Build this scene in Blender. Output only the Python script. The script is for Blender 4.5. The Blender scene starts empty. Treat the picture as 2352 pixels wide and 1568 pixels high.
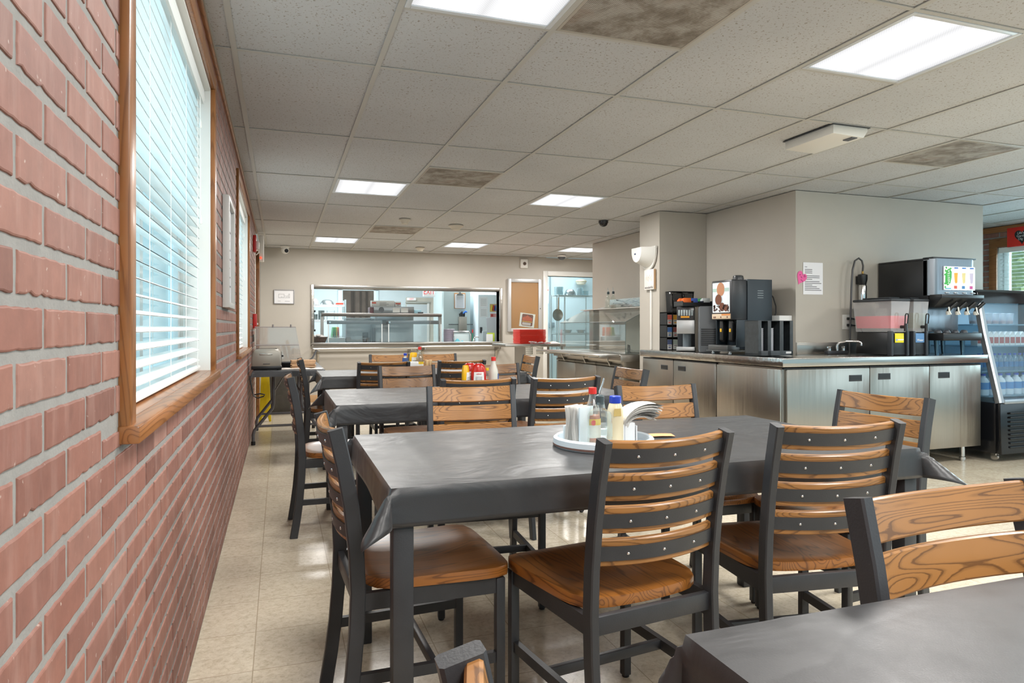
import bpy, bmesh, math, random
from mathutils import Vector, Matrix, Euler
random.seed(7)
PI = math.pi
C = bpy.context.scene.collection
# ------------------------------------------------------------------ camera numbers
F, YAW, CY, CX, H = 1553.45, .3305, 751.5, 1176.0, 1.142
cs, sn = math.cos(YAW), math.sin(YAW)
CEIL = 2.332
XL = -.28          # brick wall face
YF = 10.75         # far wall face

def P(x, y, Y):
    """where the sight line through photo pixel x,y meets the plane at depth Y"""
    a = (x-CX)/F; b = -(y-CY)/F
    d = (sn+a*cs, cs-a*sn, b); t = Y/d[1]
    return Vector((t*d[0], Y, H+t*d[2]))
def PX(x, y, X):
    a = (x-CX)/F; b = -(y-CY)/F
    d = (sn+a*cs, cs-a*sn, b); t = X/d[0]
    return Vector((X, t*d[1], H+t*d[2]))

# ------------------------------------------------------------------ materials
def lin(r, g=None, b=None):
    if g is None: r, g, b = r
    f = lambda v: (v/255/12.92) if v/255 <= .04045 else ((v/255+.055)/1.055)**2.4
    return (f(r), f(g), f(b), 1)
MATS = {}
class NT:
    def __init__(s, name):
        s.m = bpy.data.materials.new(name); s.m.use_nodes = True
        s.t = s.m.node_tree; s.t.nodes.clear()
        s.out = s.t.nodes.new('ShaderNodeOutputMaterial')
    def n(s, typ, ins=None, **kw):
        nd = s.t.nodes.new('ShaderNode'+typ)
        for k, v in kw.items(): setattr(nd, k, v)
        for k, v in (ins or {}).items():
            if isinstance(v, tuple) and len(v) == 2 and hasattr(v[0], 'outputs'):
                s.t.links.new(v[0].outputs[v[1]], nd.inputs[k])
            else: nd.inputs[k].default_value = v
        return nd
    def link(s, a, ao, b, bi): s.t.links.new(a.outputs[ao], b.inputs[bi])
    def ramp(s, src, so, stops):
        r = s.n('ValToRGB', {'Fac': (src, so)})
        e = r.color_ramp.elements
        while len(e) < len(stops): e.new(.5)
        for i, (p, c) in enumerate(stops):
            e[i].position = p; e[i].color = c if isinstance(c, tuple) else (c, c, c, 1)
        return r
    def surf(s, nd, o=0): s.link(nd, o, s.out, 'Surface')
def mixc(T, fac, a, b, blend='MIX'):
    m = T.n('Mix', data_type='RGBA', blend_type=blend)
    for k, v in ((0, fac), (6, a), (7, b)):
        if isinstance(v, tuple) and len(v) == 2 and hasattr(v[0], 'outputs'): T.t.links.new(v[0].outputs[v[1]], m.inputs[k])
        else: m.inputs[k].default_value = v
    return m

def M(name, col=(200, 200, 200), rough=.5, metal=0., noise=0., nscale=8., bump=0., bscale=200., emit=None, es=1., spec=.5, coat=0., stretch=None):
    if name in MATS: return MATS[name]
    T = NT(name); c = lin(col)
    b = T.n('BsdfPrincipled', {'Base Color': c, 'Roughness': rough, 'Metallic': metal, 'Specular IOR Level': spec, 'Coat Weight': coat})
    if noise or bump:
        tc = T.n('TexCoord'); src = (tc, 'Object')
        if stretch:
            mp = T.n('Mapping', {'Vector': src, 'Scale': stretch}); src = (mp, 0)
        if noise:
            nz = T.n('TexNoise', {'Vector': src, 'Scale': nscale, 'Detail': 4.})
            r = T.ramp(nz, 0, [(.3, tuple(v*(1-noise) for v in c[:3])+(1,)), (.7, tuple(min(1, v*(1+noise)) for v in c[:3])+(1,))])
            T.link(r, 0, b, 'Base Color')
        if bump:
            nz = T.n('TexNoise', {'Vector': src, 'Scale': bscale, 'Detail': 3.})
            bp = T.n('Bump', {'Height': (nz, 0), 'Strength': bump, 'Distance': .002}); T.link(bp, 0, b, 'Normal')
    if emit: b.inputs['Emission Color'].default_value = lin(emit); b.inputs['Emission Strength'].default_value = es
    T.surf(b); MATS[name] = T.m; return T.m

def steel(name='steel', col=(178, 174, 168), rough=.3, axis='Z', metal=1.):
    if name in MATS: return MATS[name]
    T = NT(name); tc = T.n('TexCoord')
    sc = {'Z': (60, 60, .8), 'X': (.8, 60, 60), 'Y': (60, .8, 60)}[axis]
    mp = T.n('Mapping', {'Vector': (tc, 'Object'), 'Scale': sc})
    nz = T.n('TexNoise', {'Vector': (mp, 0), 'Scale': 6., 'Detail': 5.})
    mpb = T.n('Mapping', {'Vector': (tc, 'Object'), 'Scale': {'Z': (7, 7, .5), 'X': (.5, 7, 7), 'Y': (7, .5, 7)}[axis]})
    big = T.n('TexNoise', {'Vector': (mpb, 0), 'Scale': 1.3, 'Detail': 3.})
    r = T.ramp(nz, 0, [(.25, rough*.92), (.75, rough*1.1)])
    c = lin(col); cr = T.ramp(nz, 0, [(.2, tuple(v*.95 for v in c[:3])+(1,)), (.8, tuple(min(1, v*1.03) for v in c[:3])+(1,))])
    b = T.n('BsdfPrincipled', {'Base Color': (cr, 0), 'Roughness': (r, 0), 'Metallic': metal, 'Anisotropic': .4})
    bp = T.n('Bump', {'Height': (big, 0), 'Strength': .3, 'Distance': .02}); T.link(bp, 0, b, 'Normal')
    T.surf(b); MATS[name] = T.m; return T.m

def glass(name='glass', tint=(250, 252, 251), refl=.12, rough=.02, haze=0., hazecol=(235, 240, 240)):
    """thin pane: lets light straight through, with a fresnel sheen and, where asked, some milky haze"""
    if name in MATS: return MATS[name]
    T = NT(name)
    tr = T.n('BsdfTransparent', {'Color': lin(tint)}); gl = T.n('BsdfGlossy', {'Roughness': rough, 'Color': (1, 1, 1, 1)})
    fr = T.n('LayerWeight', {'Blend': .25}); mt = T.n('Math', {0: (fr, 'Fresnel'), 1: .45}, operation='MULTIPLY')
    ad = T.n('Math', {0: (mt, 0), 1: refl*.15}, operation='ADD'); ad.use_clamp = True
    base = tr
    if haze:
        df = T.n('BsdfDiffuse', {'Color': lin(hazecol)})
        base = T.n('MixShader', {0: haze, 1: (tr, 0), 2: (df, 0)})
    mx = T.n('MixShader', {0: (ad, 0), 1: (base, 0), 2: (gl, 0)})
    T.surf(mx); MATS[name] = T.m; return T.m

def wood(name, light, dark, along='X', sc=1., rough=.35, contrast=1.):
    if name in MATS: return MATS[name]
    T = NT(name); tc = T.n('TexCoord'); oi = T.n('ObjectInfo')
    off = T.n('Math', {0: (oi, 'Random'), 1: 37.}, operation='MULTIPLY')
    cb = T.n('CombineXYZ', {0: (off, 0), 1: (off, 0), 2: (off, 0)})
    add = T.n('VectorMath', {0: (tc, 'Object'), 1: (cb, 0)}, operation='ADD')
    s = {'X': (.9, 12, 12), 'Y': (12, .9, 12), 'Z': (12, 12, .9)}[along]
    s = tuple(v*sc for v in s)
    mp = T.n('Mapping', {'Vector': (add, 0), 'Scale': s})
    nz = T.n('TexNoise', {'Vector': (mp, 0), 'Scale': 1.15, 'Detail': 1.5, 'Roughness': .35, 'Distortion': .25})
    mul = T.n('Math', {0: (nz, 0), 1: 22.}, operation='MULTIPLY')
    fr = T.n('Math', {0: (mul, 0)}, operation='FRACT')
    s2 = {'X': (4, 420, 420), 'Y': (420, 4, 420), 'Z': (420, 420, 4)}[along]
    mp2 = T.n('Mapping', {'Vector': (add, 0), 'Scale': s2})
    fine = T.n('TexNoise', {'Vector': (mp2, 0), 'Scale': 1., 'Detail': 2.})
    fb = T.n('Math', {0: (fine, 0), 1: .22}, operation='MULTIPLY')
    fsum = T.n('Math', {0: (fr, 0), 1: (fb, 0)}, operation='ADD')
    l, d = lin(light), lin(dark); mid = tuple(l[i]*.62+d[i]*.38 for i in range(3))+(1,)
    dk = tuple(l[i]*(1-.85*contrast)+d[i]*.85*contrast for i in range(3))+(1,)
    r = T.ramp(fsum, 0, [(.0, dk), (.12, mid), (.35, l), (.9, l), (1.05, dk)])
    big = T.n('TexNoise', {'Vector': (add, 0), 'Scale': 3.5, 'Detail': 2.})
    hv = T.ramp(big, 0, [(.3, .82), (.7, 1.1)])
    col = mixc(T, 1., (r, 0), (hv, 0), 'MULTIPLY')
    b = T.n('BsdfPrincipled', {'Base Color': (col, 2), 'Roughness': rough, 'Coat Weight': .25, 'Coat Roughness': .2})
    bp = T.n('Bump', {'Height': (fsum, 0), 'Strength': .08, 'Distance': .001}); T.link(bp, 0, b, 'Normal')
    T.surf(b); MATS[name] = T.m; return T.m

# ------------------------------------------------------------------ mesh builder
class MB:
    def __init__(s): s.bm = bmesh.new()
    def frame(s, u0, u1, v0, v1, w0, w1, fw, axis='Y', bev=.003):
        """four butted rails: u across, v up, w through (axis names the through direction)"""
        for a, b, c, d in ((u0, u0+fw, v0, v1), (u1-fw, u1, v0, v1), (u0+fw+.0002, u1-fw-.0002, v0, v0+fw), (u0+fw+.0002, u1-fw-.0002, v1-fw, v1)):
            if axis == 'Y': s.box((a, w0, c), (b, w1, d), bev)
            elif axis == 'X': s.box((w0, a, c), (w1, b, d), bev)
            else: s.box((a, c, w0), (b, d, w1), bev)
        return s
    def _add(s, t, mx=None):
        if mx is not None: t.transform(mx)
        me = bpy.data.meshes.new('tmp'); t.to_mesh(me); t.free(); s.bm.from_mesh(me); bpy.data.meshes.remove(me); return s
    def box(s, a, b, bev=0., seg=2, mx=None):
        t = bmesh.new(); bmesh.ops.create_cube(t, size=1)
        a, b = Vector(a), Vector(b); c = (a+b)/2; d = b-a
        for v in t.verts: v.co = Vector((c[i]+v.co[i]*d[i] for i in range(3)))
        if bev: bmesh.ops.bevel(t, geom=t.edges[:], offset=bev, segments=seg, profile=.5, affect='EDGES')
        return s._add(t, mx)
    def cbox(s, c, d, bev=0., seg=2, mx=None):
        return s.box([c[i]-d[i]/2 for i in range(3)], [c[i]+d[i]/2 for i in range(3)], bev, seg, mx)
    def taper(s, a, b, top=(1., 1.), bev=0., mx=None):
        """box whose top face is scaled"""
        t = bmesh.new(); bmesh.ops.create_cube(t, size=1); a, b = Vector(a), Vector(b); c = (a+b)/2; d = b-a
        for v in t.verts:
            k = top if v.co.z > 0 else (1, 1)
            v.co = Vector((c.x+v.co.x*d.x*k[0], c.y+v.co.y*d.y*k[1], c.z+v.co.z*d.z))
        if bev: bmesh.ops.bevel(t, geom=t.edges[:], offset=bev, segments=2, profile=.5, affect='EDGES')
        return s._add(t, mx)
    def prism(s, pts, d, bev=0., mx=None):
        """polygon in local XZ, thickness d along +Y"""
        t = bmesh.new(); f = t.faces.new([t.verts.new((p[0], 0, p[1])) for p in pts])
        r = bmesh.ops.extrude_face_region(t, geom=[f])
        for v in r['geom']:
            if isinstance(v, bmesh.types.BMVert): v.co.y += d
        bmesh.ops.recalc_face_normals(t, faces=t.faces[:])
        if bev: bmesh.ops.bevel(t, geom=t.edges[:], offset=bev, segments=2, profile=.5, affect='EDGES')
        return s._add(t, mx)
    def tube(s, pts, r, seg=8, closed=False, mx=None):
        pts = [Vector(p) for p in pts]; n = len(pts); t = bmesh.new(); rings = []
        up = Vector((0, 0, 1)); prev = None
        for i, p in enumerate(pts):
            d = (pts[(i+1) % n]-pts[i-1]) if closed or 0 < i < n-1 else ((pts[1]-pts[0]) if i == 0 else (pts[-1]-pts[-2]))
            d.normalize()
            if prev is None: u = d.cross(up if abs(d.z) < .9 else Vector((1, 0, 0))).normalized()
            else: u = (prev-d*prev.dot(d)).normalized()
            prev = u; w = d.cross(u); rr = r[i] if isinstance(r, (list, tuple)) else r
            rings.append([t.verts.new(p+u*math.cos(2*PI*k/seg)*rr+w*math.sin(2*PI*k/seg)*rr) for k in range(seg)])
        for i in range(n if closed else n-1):
            a, b = rings[i], rings[(i+1) % n]
            for k in range(seg): t.faces.new((a[k], a[(k+1) % seg], b[(k+1) % seg], b[k]))
        if not closed: t.faces.new(rings[0][::-1]); t.faces.new(rings[-1])
        bmesh.ops.recalc_face_normals(t, faces=t.faces[:])
        return s._add(t, mx)
    def lathe(s, prof, seg=20, c=(0, 0, 0), mx=None, sq=0., cap=True):
        """profile of (radius, z); sq > 0 squares the section"""
        t = bmesh.new(); rings = []
        for r, z in prof:
            if r <= 1e-6: rings.append([t.verts.new((c[0], c[1], c[2]+z))]); continue
            ring = []
            for k in range(seg):
                a = 2*PI*k/seg; x, y = math.cos(a), math.sin(a)
                if sq:
                    p = 2+sq*8; m = (abs(x)**p+abs(y)**p)**(-1/p); x *= m; y *= m
                ring.append(t.verts.new((c[0]+x*r, c[1]+y*r, c[2]+z)))
            rings.append(ring)
        for a, b in zip(rings, rings[1:]):
            if len(a) == 1 and len(b) == 1: continue
            if len(a) == 1:
                for k in range(seg): t.faces.new((a[0], b[k], b[(k+1) % seg]))
            elif len(b) == 1:
                for k in range(seg): t.faces.new((a[k], a[(k+1) % seg], b[0]))
            else:
                for k in range(seg): t.faces.new((a[k], a[(k+1) % seg], b[(k+1) % seg], b[k]))
        if cap:
            if len(rings[0]) > 1: t.faces.new(rings[0][::-1])
            if len(rings[-1]) > 1: t.faces.new(rings[-1])
        bmesh.ops.recalc_face_normals(t, faces=t.faces[:])
        return s._add(t, mx)
    def cyl(s, c, r, h, seg=16, mx=None, axis='Z'):
        m = {'Z': Matrix(), 'X': Matrix.Rotation(PI/2, 4, 'Y'), 'Y': Matrix.Rotation(-PI/2, 4, 'X')}[axis]
        m = Matrix.Translation(c) @ m
        return s.lathe([(r, -h/2), (r, h/2)], seg, mx=(mx @ m) if mx is not None else m)
    def ball(s, c, r, sc=(1, 1, 1), seg=12):
        t = bmesh.new(); bmesh.ops.create_uvsphere(t, u_segments=seg, v_segments=max(6, seg//2), radius=r)
        return s._add(t, Matrix.Translation(c) @ Matrix.Diagonal((*sc, 1)))
    def grid(s, fn, nu, nv, closed_u=False, mx=None):
        t = bmesh.new()
        g = [[t.verts.new(fn(i/nu, j/nv)) for j in range(nv+1)] for i in range(nu if closed_u else nu+1)]
        for i in range(nu):
            for j in range(nv):
                a, b = g[i], g[(i+1) % len(g)]
                t.faces.new((a[j], b[j], b[j+1], a[j+1]))
        return s._add(t, mx)
    def sweep(s, pts, w, d, ax=Vector((1, 0, 0)), mx=None, bev=0.):
        """rectangle w (along ax) by d swept along pts"""
        pts = [Vector(p) for p in pts]; n = len(pts); t = bmesh.new(); rings = []
        for i, p in enumerate(pts):
            tg = ((pts[min(i+1, n-1)]-pts[max(i-1, 0)])).normalized(); nrm = tg.cross(ax).normalized()
            e = bev
            if e: sec = [(w/2-e, d/2), (w/2, d/2-e), (w/2, -d/2+e), (w/2-e, -d/2), (-w/2+e, -d/2), (-w/2, -d/2+e), (-w/2, d/2-e), (-w/2+e, d/2)]
            else: sec = [(w/2, d/2), (w/2, -d/2), (-w/2, -d/2), (-w/2, d/2)]
            rings.append([t.verts.new(p+ax*x+nrm*y) for x, y in sec])
        k = len(rings[0])
        for a, b in zip(rings, rings[1:]):
            for q in range(k): t.faces.new((a[q], a[(q+1) % k], b[(q+1) % k], b[q]))
        t.faces.new(rings[0][::-1]); t.faces.new(rings[-1])
        bmesh.ops.recalc_face_normals(t, faces=t.faces[:])
        return s._add(t, mx)
    def build(s, name, mat, parent=None, loc=None, rot=None, sharp=38, flat=False):
        bm = s.bm
        for f in bm.faces: f.smooth = not flat
        lim = math.radians(sharp)
        for e in bm.edges:
            if len(e.link_faces) == 2:
                if e.calc_face_angle(0) > lim: e.smooth = False
        me = bpy.data.meshes.new(name); bm.to_mesh(me); bm.free()
        o = bpy.data.objects.new(name, me); C.objects.link(o)
        for m in (mat if isinstance(mat, (list, tuple)) else [mat]): me.materials.append(m)
        if parent: o.parent = parent
        if loc is not None: o.location = loc
        if rot is not None: o.rotation_euler = rot
        return o

def tag(o, label=None, cat=None, group=None, kind=None):
    if label: o['label'] = label
    if cat: o['category'] = cat
    if group: o['group'] = group
    if kind: o['kind'] = kind
    return o
def thing(name, label, cat, loc=(0, 0, 0), rz=0., group=None, rot=None):
    o = bpy.data.objects.new(name, None); C.objects.link(o); o.empty_display_size = .05
    o.location = loc; o.rotation_euler = rot or (0, 0, rz)
    return tag(o, label, cat, group)
def solo(name, label, cat, mb, mat, loc=None, rz=0., group=None, rot=None, sharp=38):
    o = mb.build(name, mat, None, loc, rot or (0, 0, rz), sharp=sharp); return tag(o, label, cat, group)
def struct(name, mb, mat, parent=None):
    o = mb.build(name, mat, parent)
    if not parent: o['kind'] = 'structure'
    return o
def copy_tree(o, parent=None):
    c = o.copy(); C.objects.link(c)
    if parent: c.parent = parent
    for ch in list(o.children): copy_tree(ch, c)
    return c
def text(name, body, size, mat, parent, loc, rot, align='CENTER', ext=.0006, sx=1.):
    cu = bpy.data.curves.new(name, 'FONT'); cu.body = body; cu.size = size; cu.align_x = align; cu.align_y = 'CENTER'; cu.extrude = ext; cu.space_line = .9
    tmp = bpy.data.objects.new(name, cu); C.objects.link(tmp)
    me = bpy.data.meshes.new_from_object(tmp.evaluated_get(bpy.context.evaluated_depsgraph_get()))
    bpy.data.objects.remove(tmp)
    o = bpy.data.objects.new(name, me); C.objects.link(o); me.materials.clear(); me.materials.append(mat)
    o.parent = parent; o.location = loc; o.rotation_euler = rot; o.scale = (sx, 1, 1); return o
FACE_CAM = (PI/2, 0, 0)          # text upright, readable from -Y
FACE_LEFT = (PI/2, 0, -PI/2)     # text upright, readable from -X
FACE_RIGHT = (PI/2, 0, PI/2)     # readable from +X

# common materials
black_metal = M('black_metal', (52, 53, 56), .42, .0, noise=.12, nscale=14, bump=.15, bscale=260)
chrome = M('chrome', (215, 215, 215), .15, 1.)
white_plastic = M('white_plastic', (228, 226, 220), .4)
black_plastic = M('black_plastic', (26, 27, 29), .35)
dark_plastic = M('dark_plastic', (44, 48, 53), .45)
ss = steel('steel_brushed'); ssx = steel('steel_brushed_long', axis='X'); ssy = steel('steel_brushed_deep', axis='Y')
oak = wood('oak_slat', (158, 110, 60), (70, 40, 18), 'X', 1., .35, .8)
oak_seat = wood('oak_seat', (158, 100, 44), (82, 46, 18), 'Y', .8, .3, .8)
trimwood = wood('trim_wood', (150, 98, 54), (104, 60, 26), 'Z', .7, .35, .7)
trimwood_y = wood('trim_wood_long', (158, 104, 60), (100, 58, 26), 'Y', .7, .3, .7)
paint = M('wall_paint', (184, 178, 168), .55, noise=.03, nscale=2.5, bump=.1, bscale=60)
paint_trim = M('white_trim_paint', (226, 225, 220), .4)
kitchen_wall_mat = M('kitchen_wall', (214, 226, 230), .45, noise=.04, nscale=2)
paper = M('paper', (240, 240, 240), .7)
red_plastic = M('red_plastic', (232, 54, 36), .35)
LE, KE, DE, DR, WS, EXPO = 38., 105., 22., 110., 1.22, 0.
# ------------------------------------------------------------------ room shell
def floor_mat():
    T = NT('vinyl_tile'); tc = T.n('TexCoord')
    mp = T.n('Mapping', {'Vector': (tc, 'Object'), 'Scale': (1/.3048,)*3, 'Location': (.28, .1, 0)})
    fl = T.n('VectorMath', {0: (mp, 0)}, operation='FLOOR'); wn = T.n('TexWhiteNoise', {'Vector': (fl, 0)})
    frc = T.n('VectorMath', {0: (mp, 0)}, operation='FRACTION'); sep = T.n('SeparateXYZ', {0: (frc, 0)})
    ex = T.n('Math', {0: (sep, 0), 1: .5}, operation='SUBTRACT'); ex = T.n('Math', {0: (ex, 0)}, operation='ABSOLUTE')
    ey = T.n('Math', {0: (sep, 1), 1: .5}, operation='SUBTRACT'); ey = T.n('Math', {0: (ey, 0)}, operation='ABSOLUTE')
    mxx = T.n('Math', {0: (ex, 0), 1: (ey, 0)}, operation='MAXIMUM')
    line = T.ramp(mxx, 0, [(.4925, 0.), (.497, 1.)])
    off = T.n('VectorMath', {0: (wn, 'Color'), 1: (50, 50, 50)}, operation='MULTIPLY')
    ad = T.n('VectorMath', {0: (tc, 'Object'), 1: (off, 0)}, operation='ADD')
    n1 = T.n('TexNoise', {'Vector': (ad, 0), 'Scale': 46., 'Detail': 6., 'Roughness': .75, 'Distortion': .4})
    n2 = T.n('TexNoise', {'Vector': (tc, 'Object'), 'Scale': 1.6, 'Detail': 4.})
    c1 = T.ramp(n1, 0, [(.3, lin(186, 172, 148)), (.5, lin(212, 200, 178)), (.72, lin(226, 216, 196))])
    v = T.ramp(wn, 0, [(0, .94), (1, 1.04)]); d = T.ramp(n2, 0, [(.3, .9), (.62, 1.02)])
    a = mixc(T, 1., (c1, 0), (v, 0), 'MULTIPLY'); a = mixc(T, 1., (a, 2), (d, 0), 'MULTIPLY')
    a = mixc(T, (line, 0), (a, 2), lin(168, 152, 128))
    rr = T.ramp(n2, 0, [(.35, .24), (.7, .14)])
    b = T.n('BsdfPrincipled', {'Base Color': (a, 2), 'Roughness': (rr, 0), 'Specular IOR Level': .55})
    n3 = T.n('TexNoise', {'Vector': (tc, 'Object'), 'Scale': 7., 'Detail': 2.})
    bp = T.n('Bump', {'Height': (n3, 0), 'Strength': .1, 'Distance': .01}); T.link(bp, 0, b, 'Normal')
    T.surf(b); return T.m
struct('floor', MB().box((XL-.2, -2.6, -.06), (9.2, 15.2, 0)), floor_mat())

# brick wall with window openings: one chamfered block per brick over a mortar bed
WIN = [(1.476, 3.17), (5.0, 6.7)]; WZ0, WZ1 = .955, 2.165
BR_END = 8.62
def brick_mat():
    T = NT('painted_brick'); tc = T.n('TexCoord'); g = T.n('NewGeometry')
    n1 = T.n('TexNoise', {'Vector': (tc, 'Object'), 'Scale': 26., 'Detail': 6., 'Roughness': .65})
    mp = T.n('Mapping', {'Vector': (tc, 'Object'), 'Scale': (1, 3., .5)})
    n2 = T.n('TexNoise', {'Vector': (mp, 0), 'Scale': 9., 'Detail': 5., 'Roughness': .6})
    base = T.ramp(g, 'Random Per Island', [(0, lin(122, 82, 71)), (.3, lin(140, 94, 81)), (.6, lin(148, 103, 89)), (.85, lin(134, 91, 80)), (1, lin(154, 113, 100))])
    v = T.ramp(n1, 0, [(.3, .86), (.7, 1.1)])
    a = mixc(T, 1., (base, 0), (v, 0), 'MULTIPLY')
    wfac = T.ramp(n2, 0, [(.5, 0.), (.85, .5)])
    a = mixc(T, (wfac, 0), (a, 2), lin(180, 148, 137))
    n4 = T.n('TexNoise', {'Vector': (tc, 'Object'), 'Scale': 70., 'Detail': 3.})
    pit = T.ramp(n4, 0, [(.70, 0.), (.76, .6)])
    a = mixc(T, (pit, 0), (a, 2), lin(205, 190, 180))
    b = T.n('BsdfPrincipled', {'Base Color': (a, 2), 'Roughness': .62})
    bp = T.n('Bump', {'Height': (n1, 0), 'Strength': .2, 'Distance': .0015}); T.link(bp, 0, b, 'Normal')
    T.surf(b); return T.m
brick = brick_mat()
mortar = M('mortar', (142, 140, 136), .85, noise=.08, nscale=20, bump=.5, bscale=120)
def brick_faces(bm, x, y0, y1, z0, z1, rng, dep=.0032, side=1):
    """one brick face with a ragged chamfered outline, standing proud of x"""
    e = .003; n = 13; m = 4
    def jit(): return rng.uniform(-.001, .001)
    per = []
    for i in range(n): per.append((y0+(y1-y0)*i/n, z0+jit()+(.003 if rng.random() < .04 else 0)))
    for i in range(m): per.append((y1+jit(), z0+(z1-z0)*i/m))
    for i in range(n): per.append((y1-(y1-y0)*i/n, z1+jit()))
    for i in range(m): per.append((y0+jit(), z1-(z1-z0)*i/m))
    cyv, czv = (y0+y1)/2, (z0+z1)/2
    out = [bm.verts.new((x, p[0], p[1])) for p in per]
    def ins(p, k):
        return (p[0]-math.copysign(min(k, abs(p[0]-cyv)), p[0]-cyv) if abs(p[0]-cyv) > (y1-y0)/2-.004 else p[0],
                p[1]-math.copysign(k, p[1]-czv) if abs(p[1]-czv) > (z1-z0)/2-.005 else p[1])
    mid = [bm.verts.new((x+side*dep*.75, *ins(p, .001))) for p in per]
    inn = [bm.verts.new((x+side*dep, *ins(p, e))) for p in per]
    k = len(per)
    for a, b in ((out, mid), (mid, inn)):
        for q in range(k):
            f = (a[q], a[(q+1) % k], b[(q+1) % k], b[q]); bm.faces.new(f if side < 0 else f[::-1])
    bm.faces.new(inn if side > 0 else inn[::-1])
def cut(y0, y1, z0, z1, holes):
    """brick rectangle minus the openings"""
    for (a, b, c, d) in holes:
        if y1 <= a or y0 >= b or z1 <= c+.01 or z0 >= d-.01: continue
        out = []
        if z0 < c-.012: out.append((y0, y1, z0, c-.004))
        elif z1 > d+.012: out.append((y0, y1, d+.004, z1))
        else:
            if y0 < a-.02: out.append((y0, a-.002, z0, z1))
            if y1 > b+.02: out.append((b+.002, y1, z0, z1))
        return out
    return [(y0, y1, z0, z1)]
def brick_wall(name, x, ya, yb, zt, holes, side=1, ph=.13, z_off=0.):
    rng = random.Random(3); mb = MB(); ro = 0; pz = .0648; py = .1955; z = z_off
    while z < zt-.01:
        y = ya-((ro % 2)*.5+ph)*py
        while y < yb:
            a, b, c, d = max(y+.0072, ya), min(y+py-.0072, yb), max(.002, z+.007), min(z+pz-.007, zt)
            if b-a > .02 and d-c > .015:
                for r in cut(a, b, c, d, holes): brick_faces(mb.bm, x-side*.0032, *r, rng, side=side)
            y += py
        z += pz; ro += 1
    o = mb.build(name, brick, flat=True); o['kind'] = 'structure'; return o
def wall_with_holes(mb, x0, x1, ya, yb, zt, holes):
    ys = sorted({ya, yb, *[h[0] for h in holes], *[h[1] for h in holes]})
    for a, b in zip(ys, ys[1:]):
        hs = [h for h in holes if h[0] <= a+1e-6 and h[1] >= b-1e-6]
        if hs:
            h = hs[0]
            if h[2] > 0: mb.box((x0, a, 0), (x1, b, h[2]))
            if h[3] < zt: mb.box((x0, a, h[3]), (x1, b, zt))
        else: mb.box((x0, a, 0), (x1, b, zt))
    return mb
holes = [(w[0], w[1], WZ0, WZ1) for w in WIN]
wl = struct('wall_left', wall_with_holes(MB(), XL-.17, XL-.0028, -2.6, BR_END, CEIL, holes), mortar)
br = brick_wall('wall_left_brick', XL, -1.2, BR_END, CEIL-.02, holes, ph=.767, z_off=-.0584); br.parent = wl; del br['kind']
struct('wall_left_end', MB().box((XL-.17, BR_END, 0), (XL-.004, YF+.14, CEIL)), paint)

# ceiling
GX = lambda i: -.186+i*.6096
GY = lambda j: 3.13+1.2192*j
def tile_mat():
    T = NT('ceiling_tile'); tc = T.n('TexCoord')
    vo = T.n('TexNoise', {'Vector': (tc, 'Object'), 'Scale': 95., 'Detail': 2.5, 'Roughness': .6, 'Distortion': .6})
    fis = T.ramp(vo, 0, [(.355, 1.), (.395, 0.)])
    n = T.n('TexNoise', {'Vector': (tc, 'Object'), 'Scale': .9, 'Detail': 3.})
    base = T.ramp(n, 0, [(.35, lin(186, 187, 188)), (.65, lin(197, 198, 199))])
    c = mixc(T, (fis, 0), (base, 0), lin(150, 141, 131))
    b = T.n('BsdfPrincipled', {'Base Color': (c, 2), 'Roughness': .85})
    bp = T.n('Bump', {'Height': (fis, 0), 'Strength': .3, 'Distance': .003, }); bp.invert = True; T.link(bp, 0, b, 'Normal')
    T.surf(b); return T.m
LIGHTS = [(1, -1), (4, -1), (1, 2), (4, 2), (1, 5), (4, 5), (7, 5)]
VENTS = [(2, -1), (2, 1.5), (2, 4), (7, 0)]
open_cells = {(i, j) for i, j in LIGHTS+VENTS}
mb = MB(); gb = MB(); zt = CEIL+.006
XMAX, YMIN = 9.2, -2.6
for i in range(-1, 16):
    for j2 in range(-10, 14):
        j = j2/2
        x0, x1, y0, y1 = max(GX(i), XL), min(GX(i+1), XMAX), GY(j), GY(j+.5)
        if y1 > YF: y1 = YF
        if y0 >= YF or x0 >= XMAX or (i, j) in open_cells: continue
        mb.box((x0, y0, zt), (x1, y1, zt+.02))
w = .012
for i in range(0, 16): gb.box((GX(i)-w, GY(-5), CEIL), (GX(i)+w, YF, CEIL+.004))
for j in range(-5, 7): gb.box((XL, GY(j)-w*.8, CEIL+.0005), (XMAX, GY(j)+w*.8, CEIL+.0045))
for (i, j) in open_cells:
    for jj in (j, j+.5):
        if abs(jj-round(jj)) > .1: gb.box((GX(i), GY(jj)-w*.8, CEIL+.0005), (GX(i+1), GY(jj)+w*.8, CEIL+.0045))
gb.box((XL, -2.6, CEIL), (XL+.02, YF, CEIL+.004)); gb.box((XL, YF-.02, CEIL), (4.3, YF, CEIL+.004))
ce = struct('ceiling', mb, tile_mat())
g = gb.build('ceiling_grid', M('grid_paint', (184, 182, 176), .5), ce)

# far wall with serving hatch and kitchen doorway
HX0, HX1, HZ0, HZ1 = .49, 3.46, .905, 1.745
DX0, DX1, DZ = 4.33, 5.25, 2.02
mb = MB()
for a, b, zs in ((XL, HX0, [(0, CEIL)]), (HX0, HX1, [(0, HZ0), (HZ1, CEIL)]), (HX1, DX0, [(0, CEIL)]), (DX0, DX1, [(DZ, CEIL)]), (DX1, 6.6, [(0, CEIL)])):
    for z0, z1 in zs: mb.box((a, YF, z0), (b, YF+.14, z1))
struct('wall_far', mb, paint)
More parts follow.
